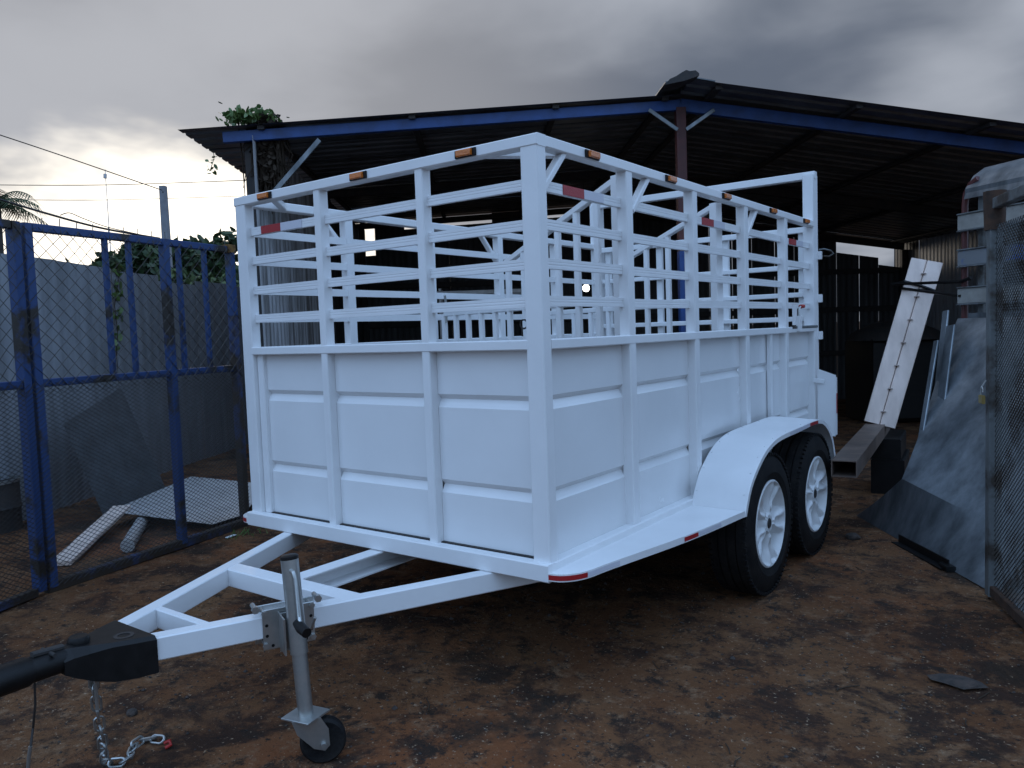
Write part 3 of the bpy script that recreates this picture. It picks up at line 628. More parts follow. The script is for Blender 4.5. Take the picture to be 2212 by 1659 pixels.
# ---- blue yard gate, two leaves
gA, gB = Vector((-3.159, -0.412, 0)), Vector((-3.526, 1.158, 0)); gu = (gB - gA).normalized(); gn = Vector((gu.y, -gu.x, 0)); gw = (gB - gA).length
BG = thing('yard_gate', (gA.x, gA.y, G), 'blue steel gate leaf with chain link and a rusty corner beside the trailer', 'gate')
ZG0, ZGM, ZG1 = G + 0.03, 1.065, 1.95
P = lambda t, zz: gA + gu * t + V(0, 0, zz)
bar('frame_post', P(0.03, ZG0), P(0.03, ZG1), 0.06, 0.05, 'bluegate', BG, up=gu); bar('frame_post', P(gw - 0.03, ZG0), P(gw - 0.03, 1.45), 0.06, 0.05, 'rustblue', BG, up=gu)
bar('frame_post', P(gw - 0.03, 1.45), P(gw - 0.03, ZG1 - 0.03), 0.058, 0.048, 'bluegate', BG, up=gu); bar('frame_corner', P(gw - 0.07, ZG1 - 0.015), P(gw + 0.002, ZG1 - 0.015), 0.062, 0.06, 'yellowrust', BG)
tm = (Vector((-3.461, 0.527, 0)) - gA).dot(gu); bar('frame_post', P(tm, ZG0), P(tm, ZG1), 0.055, 0.05, 'bluegate', BG, up=gu)
bar('frame_rail', P(0.06, ZG1 - 0.02), P(gw - 0.07, ZG1 - 0.02), 0.045, 0.045, 'bluegate', BG); bar('frame_rail', P(0.06, ZGM), P(gw - 0.06, ZGM), 0.045, 0.045, 'bluegate', BG); bar('frame_rail', P(0.0, ZG0), P(gw, ZG0), 0.05, 0.06, 'rustblue', BG)
for t in (0.53, 0.70, 1.10, 1.33): bar('picket', P(t, ZGM + 0.02), P(t, ZG1 - 0.04), 0.032, 0.03, 'bluegate', BG, up=gu)
build('chain_link', mesh_panel(gA + gn * 0.03 + V(0, 0, 1.0), gu, gw, ZG1 - 1.02, 0.085, 0.0022, 0.014), 'wire', BG, kind='stuff')
build('expanded_mesh', mesh_panel(gA + gn * 0.028 + V(0, 0, ZG0), gu, gw, ZGM - ZG0, 0.042, 0.0019, 0.002, 0.62), 'dark', BG, kind='stuff')
# twists of wire on top
for k in range(14):
    p = P(0.12 + 0.108 * k, ZG1 + 0.002); tube('tie_wire', [p + gn * 0.028 - V(0, 0, 0.05), p + gn * 0.015 + V(0, 0, 0.004), p + gu * 0.015 + V(0, 0, 0.03 + 0.02 * random.random())], 0.003, 'wire', BG, 4)
gu2 = Vector((0.36, -0.93, 0)).normalized(); gC = gA + gu * 0.005
BH = thing('yard_gate', (gC.x, gC.y, G), 'blue steel gate leaf meeting the other leaf, running on towards the camera side', 'gate')
Q = lambda t, zz: gC + gu2 * t + V(0, 0, zz); hw = 1.5
bar('frame_post', Q(0.05, ZG0), Q(0.05, ZG1), 0.06, 0.05, 'bluegate', BH, up=gu2); bar('frame_post', Q(hw, ZG0), Q(hw, ZG1), 0.06, 0.05, 'bluegate', BH, up=gu2)
for zz, ma in ((ZG1 - 0.02, 'bluegate'), (ZGM, 'bluegate'), (ZG0, 'rustblue')): bar('frame_rail', Q(0.08, zz), Q(hw - 0.03, zz), 0.045, 0.045, ma, BH)
for t in (0.45, 0.8, 1.15): bar('picket', Q(t, ZGM + 0.02), Q(t, ZG1 - 0.04), 0.032, 0.03, 'bluegate', BH, up=gu2)
build('chain_link', mesh_panel(gC + V(0.028, 0.01, 1.0), gu2, hw, ZG1 - 1.02, 0.085, 0.0022, 0.014), 'wire', BH, kind='stuff')
build('expanded_mesh', mesh_panel(gC + V(0.028, 0.01, ZG0), gu2, hw, ZGM - ZG0, 0.042, 0.0019, 0.002, 0.62), 'dark', BH, kind='stuff')

# ---- grey mesh gate on the right, padlock
rA, rB = Vector((1.175, 2.094, 0)), Vector((1.338, 1.688, 0)); ru = (rB - rA).normalized(); rn = Vector((-ru.y, ru.x, 0)) * -1
RGt = thing('yard_gate', (rA.x, rA.y, G), 'grey weathered steel gate leaf with fine diamond mesh beside the bent sheet', 'gate')
R_ = lambda t, zz: rA + ru * t + V(0, 0, zz)
bar('frame_post', R_(0.03, G + 0.02), R_(0.03, 1.80), 0.055, 0.06, 'greypost', RGt, up=ru); bar('frame_post', R_(1.5, G + 0.02), R_(1.5, 1.80), 0.055, 0.06, 'greypost', RGt, up=ru)
for zz in (G + 0.05, 1.78): bar('frame_rail', R_(0.06, zz), R_(1.47, zz), 0.045, 0.05, 'greypost' if zz > 0 else 'rust', RGt)
build('hinge_wrap', MB().tube([R_(0.03, 1.66), R_(0.03, 1.84)], [0.045, 0.05], 10), 'rust', RGt, True)
build('diamond_mesh', mesh_panel(rA + ru * 0.05 + V(0, 0, G + 0.05), ru, 1.42, 1.75, 0.03, 0.0026, 0.002, 0.8), 'greypost', RGt, kind='stuff')
pk = R_(0.03, 0.86) + V(-0.045, -0.045, 0)
PK = thing('padlock', pk, 'small brass padlock hanging open on the grey gate post', 'padlock')
build('lock_body', MB().bar(pk - ru * 0.024, pk + ru * 0.024, 0.016, 0.042, ch=0.005), 'brass', PK); tube('shackle', [pk + V(0, 0, 0.02) - ru * 0.014, pk + V(0, 0, 0.05) - ru * 0.014, pk + V(0, 0, 0.062), pk + V(0, 0, 0.05) + ru * 0.014, pk + V(0, 0, 0.035) + ru * 0.014], 0.004, 'zinc', PK, 6)
tube('hanging_chain', [R_(0.03, 0.95) + V(-0.03, -0.03, 0), pk + V(0, 0, 0.06)], 0.004, 'zinc', PK, 6)

# ---- corrugated fence along the yard
def corr(p0, p1, h0, h1, zb, pitch=0.076, amp=0.008, jit=0.0):
    p0, p1 = Vector(p0), Vector(p1); d = (p1 - p0); w = d.length; d.normalize(); nn = Vector((d.y, -d.x, 0)); mb = MB(); n = max(2, int(w / pitch * 4)); vs = []
    for i in range(n + 1):
        t = i / n; o = (0, amp, amp, 0)[i % 4]; q = p0.lerp(p1, t) + nn * o; vs += [q + V(0, 0, zb), q + V(0, 0, h0 + (h1 - h0) * t + jit * random.uniform(-1, 1))]
    return mb.add(vs, [(2 * i, 2 * i + 2, 2 * i + 3, 2 * i + 1) for i in range(n)])
fA, fu = Vector((-5.69, 0.87, 0)), Vector((-0.52, 0.854, 0)).normalized(); fn = Vector((fu.y, -fu.x, 0))
FE = thing('corrugated_fence', (fA.x, fA.y, G), 'tall grey corrugated zinc fence along the yard behind the blue gate', 'fence')
tt = -3.3; k = 0
while tt < 9:
    w = 0.82; off = 0.012 * (k % 2); hz = 1.99 + 0.03 * noise.noise(Vector((k * 1.7, 0, 0))) - (0.05 if 1.0 < tt < 2 else 0) + (0.03 if tt < 0.6 else 0)
    p0 = fA + fu * tt + fn * off; p1 = fA + fu * (tt + w + 0.02) + fn * off; build('sheet', corr(p0, p1, hz + random.uniform(-.012, .012), hz + random.uniform(-.012, .012), G - 0.02, 0.17, 0.006), 'fence', FE); tt += w; k += 1
for zz in (0.3, 1.1, 1.8): bar('girt', fA + fu * -3.2 - fn * 0.03 + V(0, 0, zz), fA + fu * 9 - fn * 0.03 + V(0, 0, zz), 0.04, 0.06, 'rust', FE)

# ================================================================== shed
SH = thing('workshop_shed', SP(1.9, 10, G), 'dark open-fronted corrugated zinc shed with blue beams and a red oxide post', 'shed')
RS, RZ = 1.9, 3.355; SL, SR = -2.62, 7.4; LZ, LSL, RSL = 3.15, (3.355 - 3.15) / (1.9 + 2.62), 0.152
rzf = lambda s: RZ - (RS - s) * LSL if s <= RS else RZ + 0.03 - (s - RS) * RSL
D0L, D0R, D1 = 7.22, 6.9, 13.6
def roof_sheet(s0, s1, d0, d1, zo=0.0):
    mb = MB(); n = int((d1 - d0) / 0.025); vs = []
    for i in range(n + 1):
        d = d0 + (d1 - d0) * i / n; o = (0, 0, 0, 0, 0, 0, 0.028, 0.028)[i % 8] + zo; vs += [SP(s0, d, rzf(s0) + o), SP(s1, d, rzf(s1 - 1e-6) + o)]
    return mb.add(vs, [(2 * i, 2 * i + 1, 2 * i + 3, 2 * i + 2) for i in range(n)])
for (s0, s1, d0) in ((SL, RS + 0.0, D0L), (RS + 0.001, SR, D0R)):
    d = d0; k = 0
    while d < D1 - 0.1:
        e = min(d + 0.8, D1); build('roof_sheet', roof_sheet(s0, s1, d, e + 0.02, 0.004 * (k % 2)), 'roof', SH); d = e; k += 1
build('ridge_cap', MB().ext([(-0.22, -0.02), (0, 0.02), (0.22, -0.02), (0.22, -0.03), (0, 0.01), (-0.22, -0.03)], SP(RS, 6.95, RZ + 0.05), SP(RS, D1, RZ + 0.05), lS, (0, 0, 1)), 'roof', SH)
cr = MB(); rag = [(-0.27, -0.07), (-0.22, -0.02), (-0.17, 0.0), (-0.12, 0.03), (-0.08, 0.05), (-0.05, 0.04), (0.0, 0.045), (0.03, 0.02), (0.03, 0.0), (-0.1, -0.04)]
cr.ext(rag, SP(RS, 6.78, RZ + 0.02), SP(RS, 6.98, RZ + 0.03), lS, (0, 0, 1))
build('torn_ridge_end', cr, 'dark', SH)
for d in (7.32, 10.4, 13.4):
    bar('rafter', SP(-2.25, d, rzf(-2.25) - 0.075), SP(RS, d, RZ - 0.075), 0.06, 0.095, 'blue' if d < 8 else 'dark', SH); bar('rafter', SP(RS, d, RZ - 0.075), SP(SR - 0.1, d, rzf(SR - 0.1) - 0.075), 0.06, 0.11, 'blue' if d < 8 else 'dark', SH)
for s in (-1.9, -0.55, 0.75, 1.75, 2.15, 3.4, 4.6, 5.8, 7.1):
    bar('purlin', SP(s, D0L + 0.03 if s < RS else D0R + 0.05, rzf(s) - 0.022), SP(s, D1, rzf(s) - 0.022), 0.06, 0.035, 'dark', SH)
bar('post', SP(RS, 7.32, G), SP(RS, 7.32, 1.95), 0.09, 0.09, 'blue', SH, up=dS); bar('post', SP(RS, 7.32, 1.95), SP(RS, 7.32, RZ - 0.1), 0.088, 0.088, 'redpost', SH, up=dS)
bar('knee_brace', SP(RS - 0.04, 7.27, 3.05), SP(RS - 0.30, 7.27, 3.235), 0.012, 0.035, 'galv', SH); bar('knee_brace', SP(RS + 0.04, 7.27, 3.05), SP(RS + 0.30, 7.27, 3.22), 0.012, 0.035, 'galv', SH)
bar('post', SP(-2.05, 7.42, G), SP(-2.05, 7.42, 3.1), 0.08, 0.08, 'dark', SH, up=dS); bar('knee_brace', SP(-1.85, 7.26, 2.55), SP(-1.385, 7.26, 3.04), 0.012, 0.045, 'galv', SH)
for s, d in ((SR - 0.1, 7.32), (RS, 10.4), (-1.93, 10.4), (SR - 0.1, 10.4), (-1.93, 13.4), (RS, 13.4), (SR - 0.1, 13.4)): bar('post', SP(s, d, G), SP(s, d, rzf(s) - 0.13), 0.09, 0.09, 'dark', SH, up=dS)
# left wall
d = 7.28; k = 0
while d < 13.4:
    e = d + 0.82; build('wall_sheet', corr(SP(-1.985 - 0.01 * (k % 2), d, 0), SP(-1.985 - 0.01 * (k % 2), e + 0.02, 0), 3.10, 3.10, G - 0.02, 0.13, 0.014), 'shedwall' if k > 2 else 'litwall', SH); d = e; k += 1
# back wall, sheets of unequal height leave slits of sky
cuts = [0.0, 0.165, 0.16, 0.0, 0.155, 0.0, 0.0, 0.0, 0.0, 0.0, 0.0, 0.30, 0.42]
s = -1.97
def back_sheet(a, b, cut): build('wall_sheet', corr(SP(a, 13.5, 0), SP(b, 13.5, 0), rzf(a) - cut, rzf(b) - cut, G - 0.02, 0.1, 0.006), 'shedwall', SH)
for k, cut in enumerate(cuts):
    gap = 0.005 if k > 7 else 0.0
    if k == 0: back_sheet(s, s + 0.02, 0.0); back_sheet(s + 0.02, s + 0.24, 0.56); back_sheet(s + 0.24, s + 0.74, 0.0)
    elif k == 5: back_sheet(s, RS, cut); back_sheet(RS, s + 0.74, cut)
    elif k > 7: back_sheet(s + gap, s + 0.40, cut); back_sheet(s + 0.406, s + 0.74, cut)
    else: back_sheet(s + gap, s + 0.74, cut)
    s += 0.74
for zz in (0.7, 1.45, 2.1): bar('girt', SP(-1.95, 13.46, zz), SP(7.3, 13.46, zz), 0.05, 0.09, 'dark', SH)
d = 7.4; k = 0
while d < 13.4:
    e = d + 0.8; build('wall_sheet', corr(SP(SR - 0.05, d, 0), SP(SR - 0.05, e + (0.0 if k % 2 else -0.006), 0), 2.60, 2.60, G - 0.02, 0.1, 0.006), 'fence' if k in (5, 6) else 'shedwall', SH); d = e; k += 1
# things inside
RK = thing('storage_rack', SP(0.2, 12.2, G), 'pale steel storage rack at the back of the dark shed', 'rack')
for s in (-0.6, 0.3, 1.0):
    for d in (12.0, 12.5): bar('upright', SP(s, d, G), SP(s, d, 1.95), 0.045, 0.045, 'brightzinc', RK, up=dS)
for zz in (0.3, 0.95, 1.5, 1.88):
    for d in (11.97, 12.53): bar('beam', SP(-0.65, d, zz), SP(1.05, d, zz), 0.04, 0.06, 'brightzinc', RK)
CB = thing('tool_cabinet', SP(-0.9, 11.2, G), 'dark red steel cabinet standing in the shed', 'cabinet')
a, b = SP(-1.5, 11.2, 0), SP(-0.35, 11.2, 0)
build('body', MB().bar(a + V(0, 0, 0.55), b + V(0, 0, 0.55), 0.5, 1.30, ch=0.01), 'darkred', CB)
for t in (0.25, 0.75): bar('door', a.lerp(b, t - 0.23) + dS * -0.256 + V(0, 0, 0.55), a.lerp(b, t + 0.23) + dS * -0.256 + V(0, 0, 0.55), 0.012, 1.2, 'darkred', CB)
lpx = 1.366 + 18 * 11 / 1703
LP = thing('hanging_lamp', SP(lpx, 11, 1.85), 'lit white work lamp glowing inside the dark shed', 'lamp')
build('bulb', MB().lathe([(0.0005, -0.05), (0.03, -0.043), (0.048, -0.015), (0.048, 0.015), (0.03, 0.043), (0.0005, 0.05)], SP(lpx, 11, 1.835), axis='z', n=20, closed=False), 'lamp', LP, True)
build('socket', MB().tube([SP(lpx, 11, 1.88), SP(lpx, 11, 1.97)], 0.022, 10), 'dark', LP); tube('cord', [SP(lpx, 11, 1.96), SP(lpx, 11, rzf(lpx))], 0.004, 'dark', LP, 5)
MC = thing('welding_machine', SP(5.6, 10.5, G), 'dark bulky machine under a grey cover deep in the shed', 'machine')
build('body', MB().bar(SP(5.1, 10.5, 0.45), SP(6.1, 10.5, 0.45), 0.8, 1.1, ch=0.05), 'black', MC); build('cover', MB().lathe([(0.62, 0.98), (0.55, 1.08), (0.3, 1.2), (0.0005, 1.25)], SP(5.6, 10.5, 0), axis='z', n=18, closed=False), 'dark', MC, True)

# ================================================================== second trailer and steel on the right
tA = Vector((0.815, 4.03, 0)); tu = Vector((0.80, -0.60, 0)); tn = Vector((-0.60, -0.80, 0))
T2 = thing('cattle_trailer', tA + tu * 1 + V(0, 0, G), 'unpainted older cattle trailer with grey and blue slats and a rounded nose', 'trailer')
TP = lambda t, zz, o=0.0: tA + tu * t + tn * o + V(0, 0, zz)
tube('post', [TP(0.02, 0.35), TP(0.02, 2.02), TP(0.03, 2.10), TP(0.07, 2.16), TP(0.13, 2.19)], 0.022, 'redpost', T2, 8); bar('post', TP(0.14, 0.35, -0.03), TP(0.14, 2.1, -0.03), 0.045, 0.045, 'greypost', T2, up=tu); bar('post', TP(1.2, 0.35), TP(1.2, 2.15), 0.05, 0.05, 'redpost', T2, up=tu)
for zz, ma in ((1.905, 'cream'), (1.66, 'blueslat'), (1.40, 'cream')):
    bar('slat', TP(0.0, zz, 0.03), TP(1.9, zz, 0.03), 0.025, 0.105, ma, T2); bar('slat_edge', TP(0.0, zz - 0.058, 0.035), TP(1.9, zz - 0.058, 0.035), 0.035, 0.010, 'galv', T2); bar('slat_edge', TP(0.0, zz + 0.058, 0.035), TP(1.9, zz + 0.058, 0.035), 0.035, 0.010, 'greypost', T2)
nose = [(0.05, 2.06), (0.03, 2.14), (-0.03, 2.22), (-0.13, 2.28), (-0.35, 2.31), (-0.35, 2.30), (-0.12, 2.27), (-0.02, 2.205), (0.04, 2.13), (0.04, 2.06)]
build('rounded_nose', MB().ext([(o_, zz) for o_, zz in nose], TP(0.06, 0), TP(1.9, 0), tn, (0, 0, 1)), 'galv', T2, True)
build('panel', MB().bar(TP(0.05, 0.82), TP(1.9, 0.82), 0.006, 0.92), 'galv', T2); bar('floor_frame', TP(0, 0.37, -0.02), TP(1.9, 0.37, -0.02), 0.06, 0.07, 'rust', T2)
for t in (0.7, 1.5): 
    w = wheel(*(TP(t, ZW, -0.25)), T2); w.rotation_euler = (0, 0, math.atan2(tn.y, tn.x))
# bent galvanised sheet: upright face leaning on the trailer, foot flared onto the ground
BS = MB(); rows = []
top0, top1 = TP(0.02, 1.245, 0.06), TP(1.35, 1.245, 0.06)
foot0, foot1 = Vector((0.23, 3.50, G + 0.004)), Vector((1.20, 2.12, G + 0.004))
cz0, cz1 = Vector((0.585, 3.16, 0.235)), Vector((1.33, 2.35, 0.10))
prof = []
for i in range(11): prof.append((top0.lerp(cz0, i / 10), top1.lerp(cz1, i / 10)))
for i in range(1, 5):
    t = i / 4; a = cz0.lerp(foot0, t); b = cz1.lerp(foot1, t); prof.append((a + V(0, 0, -0.012 * math.sin(math.pi * t)), b))
nb = 13; vs = []
for th in (0.0, 0.0018):
    for i, (a, b) in enumerate(prof):
        for j in range(nb):
            p = a.lerp(b, j / (nb - 1)); p = p - tn * th
            if i <= 10: p += tn * (0.07 * noise.noise(Vector((p.x * 2.2, p.y * 2.2, p.z * 1.6))) * math.sin(math.pi * i / 10))
            vs.append(p)
fs = []; n1 = len(prof)
for l in (0, 1):
    for i in range(n1 - 1):
        for j in range(nb - 1):
            a = l * n1 * nb + i * nb + j; q = (a, a + 1, a + nb + 1, a + nb); fs.append(q if l else q[::-1])
sh = build('steel_sheet', MB().add(vs, fs), 'galv', smooth=True); sh.data.set_sharp_from_angle(angle=math.radians(14)); tag(sh, 'large bent galvanised sheet leaning on the older trailer, foot flared onto the dirt', 'metal sheet')
# offcut angle pieces hung at the sheet edge
for k, (px, w_) in enumerate((((0.70, 3.72), 0.05), ((0.74, 3.64), 0.07), ((0.66, 3.60), 0.04))):
    o = build('steel_strip', MB().bar((px[0] - 0.02, px[1] - 0.30, 0.03 + 0.12 * k), (px[0] + 0.05, px[1] + 0.05, 1.30 - 0.1 * k), w_, 0.015, up=tn), 'galv'); tag(o, ['narrow galvanised strip leaning beside the bent sheet', 'wider galvanised strip leaning between two narrow strips', 'short thin galvanised strip leaning in front of the other strips'][k], 'metal strip')
# box sections
bb, bt = Vector((0.189, 4.445, 0.42)), Vector((0.48, 4.768, 1.716)); bd = (bt - bb).normalized()
bw = 0.232; bl = (CAM - bb); bl = (bl - bd * bl.dot(bd)).normalized(); bu = bd.cross(bl).normalized()
BX = thing('box_beam', bb, 'bright bare steel box beam of two welded channels leaning against the older trailer', 'steel beam')
for s in (-1, 1): build('channel', MB().bar(bb + bu * s * (bw / 4 + 0.001) - bl * 0.05, bt + bu * s * (bw / 4 + 0.001) - bl * 0.05, bw / 2 - 0.002, 0.10, up=bl, ch=0.006), 'box', BX)
for k in range(7):
    p = bb.lerp(bt, 0.08 + 0.14 * k) + bl * 0.0015; build('weld', MB().lathe([(0.0005, -0.002), (0.022, -0.002), (0.012, 0.003), (0.0005, 0.004)], p, axis='z', n=10), 'weld', BX); BX.children[-1]
def seen(px, py, d): return CAM + (FWD + RIGHT * ((px - 1106) / 1702.74) - UP * ((py - 829.5) / 1702.74)) * d
TE = seen(1823, 1013, 4.72); tend = seen(1903, 920, 6.75); tend.z = TE.z; td = (tend - TE).normalized()
tuu = td.cross(V(0, 0, 1)).normalized(); tvv = tuu.cross(td)
hol = MB(); a, b, q = 0.072, 0.05, 0.006
outer = [(-a, -b), (a, -b), (a, b), (-a, b)]; inner = [(-a + q, -b + q), (a - q, -b + q), (a - q, b - q), (-a + q, b - q)]
vs = [p + tuu * x + tvv * y for p in (TE, tend) for ring in (outer, inner) for x, y in ring]
fs = []
for i in range(4):
    j = (i + 1) % 4; fs += [(i, j, 8 + j, 8 + i), (4 + i, 12 + i, 12 + j, 4 + j), (i, 4 + i, 4 + j, j), (8 + i, 8 + j, 12 + j, 12 + i)]
tag(build('box_beam', hol.add(vs, fs), 'box_brown'), 'brown hollow steel box beam with its open end beside the white trailer rear wheel', 'steel beam')
zt_ = TE.z - 0.05; TR = thing('block_stack', (tend.x, tend.y, G), 'two stacked black blocks carrying the brown box beam under the bright beam', 'block stack')
c0_, c1_ = TE.lerp(tend, 0.74), TE.lerp(tend, 1.0)
for z0_, z1_, o_ in ((G, 0.16, 0.10), (0.161, zt_ - 0.001, 0.075)):
    build('block', MB().bar(V(c0_.x + o_, c0_.y, (z0_ + z1_) / 2), V(c1_.x + o_, c1_.y, (z0_ + z1_) / 2), 0.24, z1_ - z0_, ch=0.01), 'black', TR)
st0 = bb.lerp(bt, 0.83)
tag(build('tie_strap', MB().tube([st0 + bu * 0.115 + bl * 0.008, st0 + bl * 0.012 + bd * 0.02, st0 - bu * 0.115 + bl * 0.01 + bd * 0.03, st0 - bu * 0.2 - bl * 0.12 + bd * 0.02, TP(0.02, 1.50, 0.04), TP(0.10, 1.52, 0.03)], 0.012, 6).tube([st0 + bu * 0.115 + bl * 0.008, st0 - bu * 0.115 + bl * 0.01 - bd * 0.03, TP(0.03, 1.40, 0.04)], 0.012, 6), 'black', smooth=True), 'black rubber strap tying the bright box beam to the red trailer post', 'strap')
# dark bar lying at the sheet foot, loose bits
ba, b2 = Vector((0.60, 2.90, G + 0.025)), Vector((0.93, 2.46, G + 0.025))
tag(build('angle_bar', MB().ext([(-0.02, -0.022), (0.03, -0.022), (0.03, -0.015), (-0.013, -0.015), (-0.013, 0.03), (-0.02, 0.03)], ba, b2, Vector((-0.8, -0.6, 0)), (0, 0, 1)).bar(b2 + V(-0.02, 0.05, -0.01), b2 + V(0.03, -0.03, -0.01), 0.05, 0.03), 'black'), 'black angle bar lying along the foot of the bent sheet', 'steel bar')
def rock(name, p, r, sx, sy, sz, ma, label, cat):
    mb = MB(); n, k = 10, 6; vs = [(0, 0, -sz * r)]; 
    for i in range(1, k):
        a = math.pi * i / k
        for j in range(n):
            b = 2 * math.pi * j / n; q = 1 + 0.35 * noise.noise(Vector((math.cos(b) * 1.7 + p[0] * 9, math.sin(b) * 1.7, a + p[1] * 7))); vs.append((math.sin(a) * math.cos(b) * r * sx * q, math.sin(a) * math.sin(b) * r * sy * q, -math.cos(a) * r * sz))
    vs.append((0, 0, sz * r)); fs = [(0, 1 + (j + 1) % n, 1 + j) for j in range(n)]
    for i in range(k - 2): fs += [(1 + i * n + j, 1 + i * n + (j + 1) % n, 1 + (i + 1) * n + (j + 1) % n, 1 + (i + 1) * n + j) for j in range(n)]
    fs += [(len(vs) - 1, 1 + (k - 2) * n + j, 1 + (k - 2) * n + (j + 1) % n) for j in range(n)]
    mb.add(vs, fs); o = build(name, mb, ma); o.location = (p[0], p[1], G + sz * r * 0.6); return tag(o, label, cat)
rock('stone', (0.357, 2.867), 0.045, 1, 0.8, 0.6, 'stone', 'dark fist-sized lump on the dirt between wheels and bent sheet', 'stone')
rock('stone', (1.167, 0.974), 0.10, 0.9, 0.55, 0.12, 'stone', 'flat dark stone slab lying in the dirt near the grey gate', 'stone')
rock('stone', (-1.30, -0.90), 0.022, 1, 0.9, 0.7, 'stone', 'small dark pebble beside the black coupler', 'stone')
tag(build('paper_scrap', MB().bar((-3.32, 0.84, gh(-3.3, 0.87) + 0.006), (-3.34, 0.92, gh(-3.3, 0.87) + 0.008), 0.03, 0.004), 'paper'), 'small white scrap on the dirt by the blue gate corner', 'litter')

# ================================================================== scrap behind the blue gate
ls = MB(); o0, ou, ov = Vector((-4.80, 0.80, G + 0.10)), Vector((-0.75, 0.95, 0)).normalized(), None
a0 = Vector((-4.55, 0.60, G + 0.04)); a1 = Vector((-5.15, 1.45, G + 0.04)); up_ = Vector((-0.42, -0.16, 1)).normalized()
lean = MB(); nn = (a1 - a0).normalized().cross(up_)
lean.add([a0, a1, a1 + up_ * 1.05, a0 + up_ * 0.82, a0 + nn * 0.004, a1 + nn * 0.004, a1 + up_ * 1.05 + nn * 0.004, a0 + up_ * 0.82 + nn * 0.004], [(0, 1, 2, 3), (7, 6, 5, 4), (0, 4, 5, 1), (1, 5, 6, 2), (2, 6, 7, 3), (3, 7, 4, 0)])
LS = thing('perforated_sheet', a0, 'dark perforated steel sheet leaning on the zinc fence behind the blue gate', 'metal sheet')
build('sheet', lean, 'perf', LS)
pg = MB()
for i in range(14):
    for j in range(10):
        c = a0.lerp(a1, (i + 0.5) / 14) + up_ * (0.07 + 0.078 * j) - nn * 0.003; pg.bar(c - up_ * 0.012, c + up_ * 0.012, 0.010, 0.004, up=nn)
build('raised_studs', pg, 'brightzinc', LS, kind='stuff')
fl = MB(); q = [Vector((-4.47, 0.60, 0.0)), Vector((-3.50, 0.85, -0.04)), Vector((-3.60, 1.17, -0.05)), Vector((-4.35, 1.95, -0.02)), Vector((-5.20, 1.72, 0.02))]
fl.add(q + [p - V(0, 0, 0.004) for p in q], [(0, 1, 2, 3, 4), (9, 8, 7, 6, 5)] + [(i, i + 5, (i + 1) % 5 + 5, (i + 1) % 5) for i in range(5)])
tag(build('steel_sheet', fl, 'brightzinc'), 'bright flat galvanised sheet lying on supports behind the blue gate', 'metal sheet')
for k, (a, b, w_, h_) in enumerate(((V(-4.4, 1.0, (G - 0.03) / 2 - 0.05), V(-3.95, 1.2, (G - 0.05) / 2 - 0.03), 0.1, 0.06),)): tag(build('timber_block', MB().bar((-4.5, 1.0, G + 0.025), (-3.85, 1.35, G + 0.025), 0.10, 0.06), 'bark'), 'dark timber bearer under the flat galvanised sheet', 'timber')
tag(build('plank', MB().bar((-3.66, -0.12, G + 0.02), (-4.48, 0.70, G + 0.13), 0.13, 0.03, ch=0.003), 'box'), 'pale plank propped from the dirt up to the flat galvanised sheet', 'plank')
tag(build('steel_tube', MB().tube([(-3.60, 0.28, G + 0.045), (-4.20, 0.70, G + 0.045)], 0.045, 14), 'brightzinc', smooth=True), 'short pale steel tube lying behind the blue gate', 'tube')
tag(build('steel_tube', MB().bar((-3.9, 1.7, 0.02), (-5.6, 2.7, 0.30), 0.10, 0.05), 'galv'), 'long galvanised profile resting across scrap near the fence', 'tube')
tag(build('steel_strip', MB().bar((-3.9, 1.55, 0.0), (-4.9, 2.9, 0.12), 0.06, 0.04), 'cream'), 'pale profile lying on the scrap near the blue gate corner', 'metal strip')
BK = thing('plastic_drum', Vector((-5.2, 0.05, G)), 'dark drum with a bright rim standing at the zinc fence', 'drum')
build('body', MB().lathe([(0.0005, 0), (0.21, 0), (0.21, 0.16), (0.22, 0.18), (0.21, 0.2), (0.21, 0.37), (0.0005, 0.37)], (-5.2, 0.05, G), axis='z', n=24), 'dark', BK, True); build('rim', MB().lathe([(0.2, 0.37), (0.218, 0.37), (0.218, 0.395), (0.2, 0.395)], (-5.2, 0.05, G), axis='z', n=24), 'zinc', BK, True)
tag(build('red_frame', MB().bar((-4.6, 2.9, G), (-4.75, 3.2, 0.95), 0.35, 0.04, up=(1, 0, 0)).bar((-4.4, 2.7, 0.5), (-4.9, 3.3, 0.62), 0.06, 0.3), 'darkred'), 'dark red steel frame stored beyond the gate corner', 'frame')

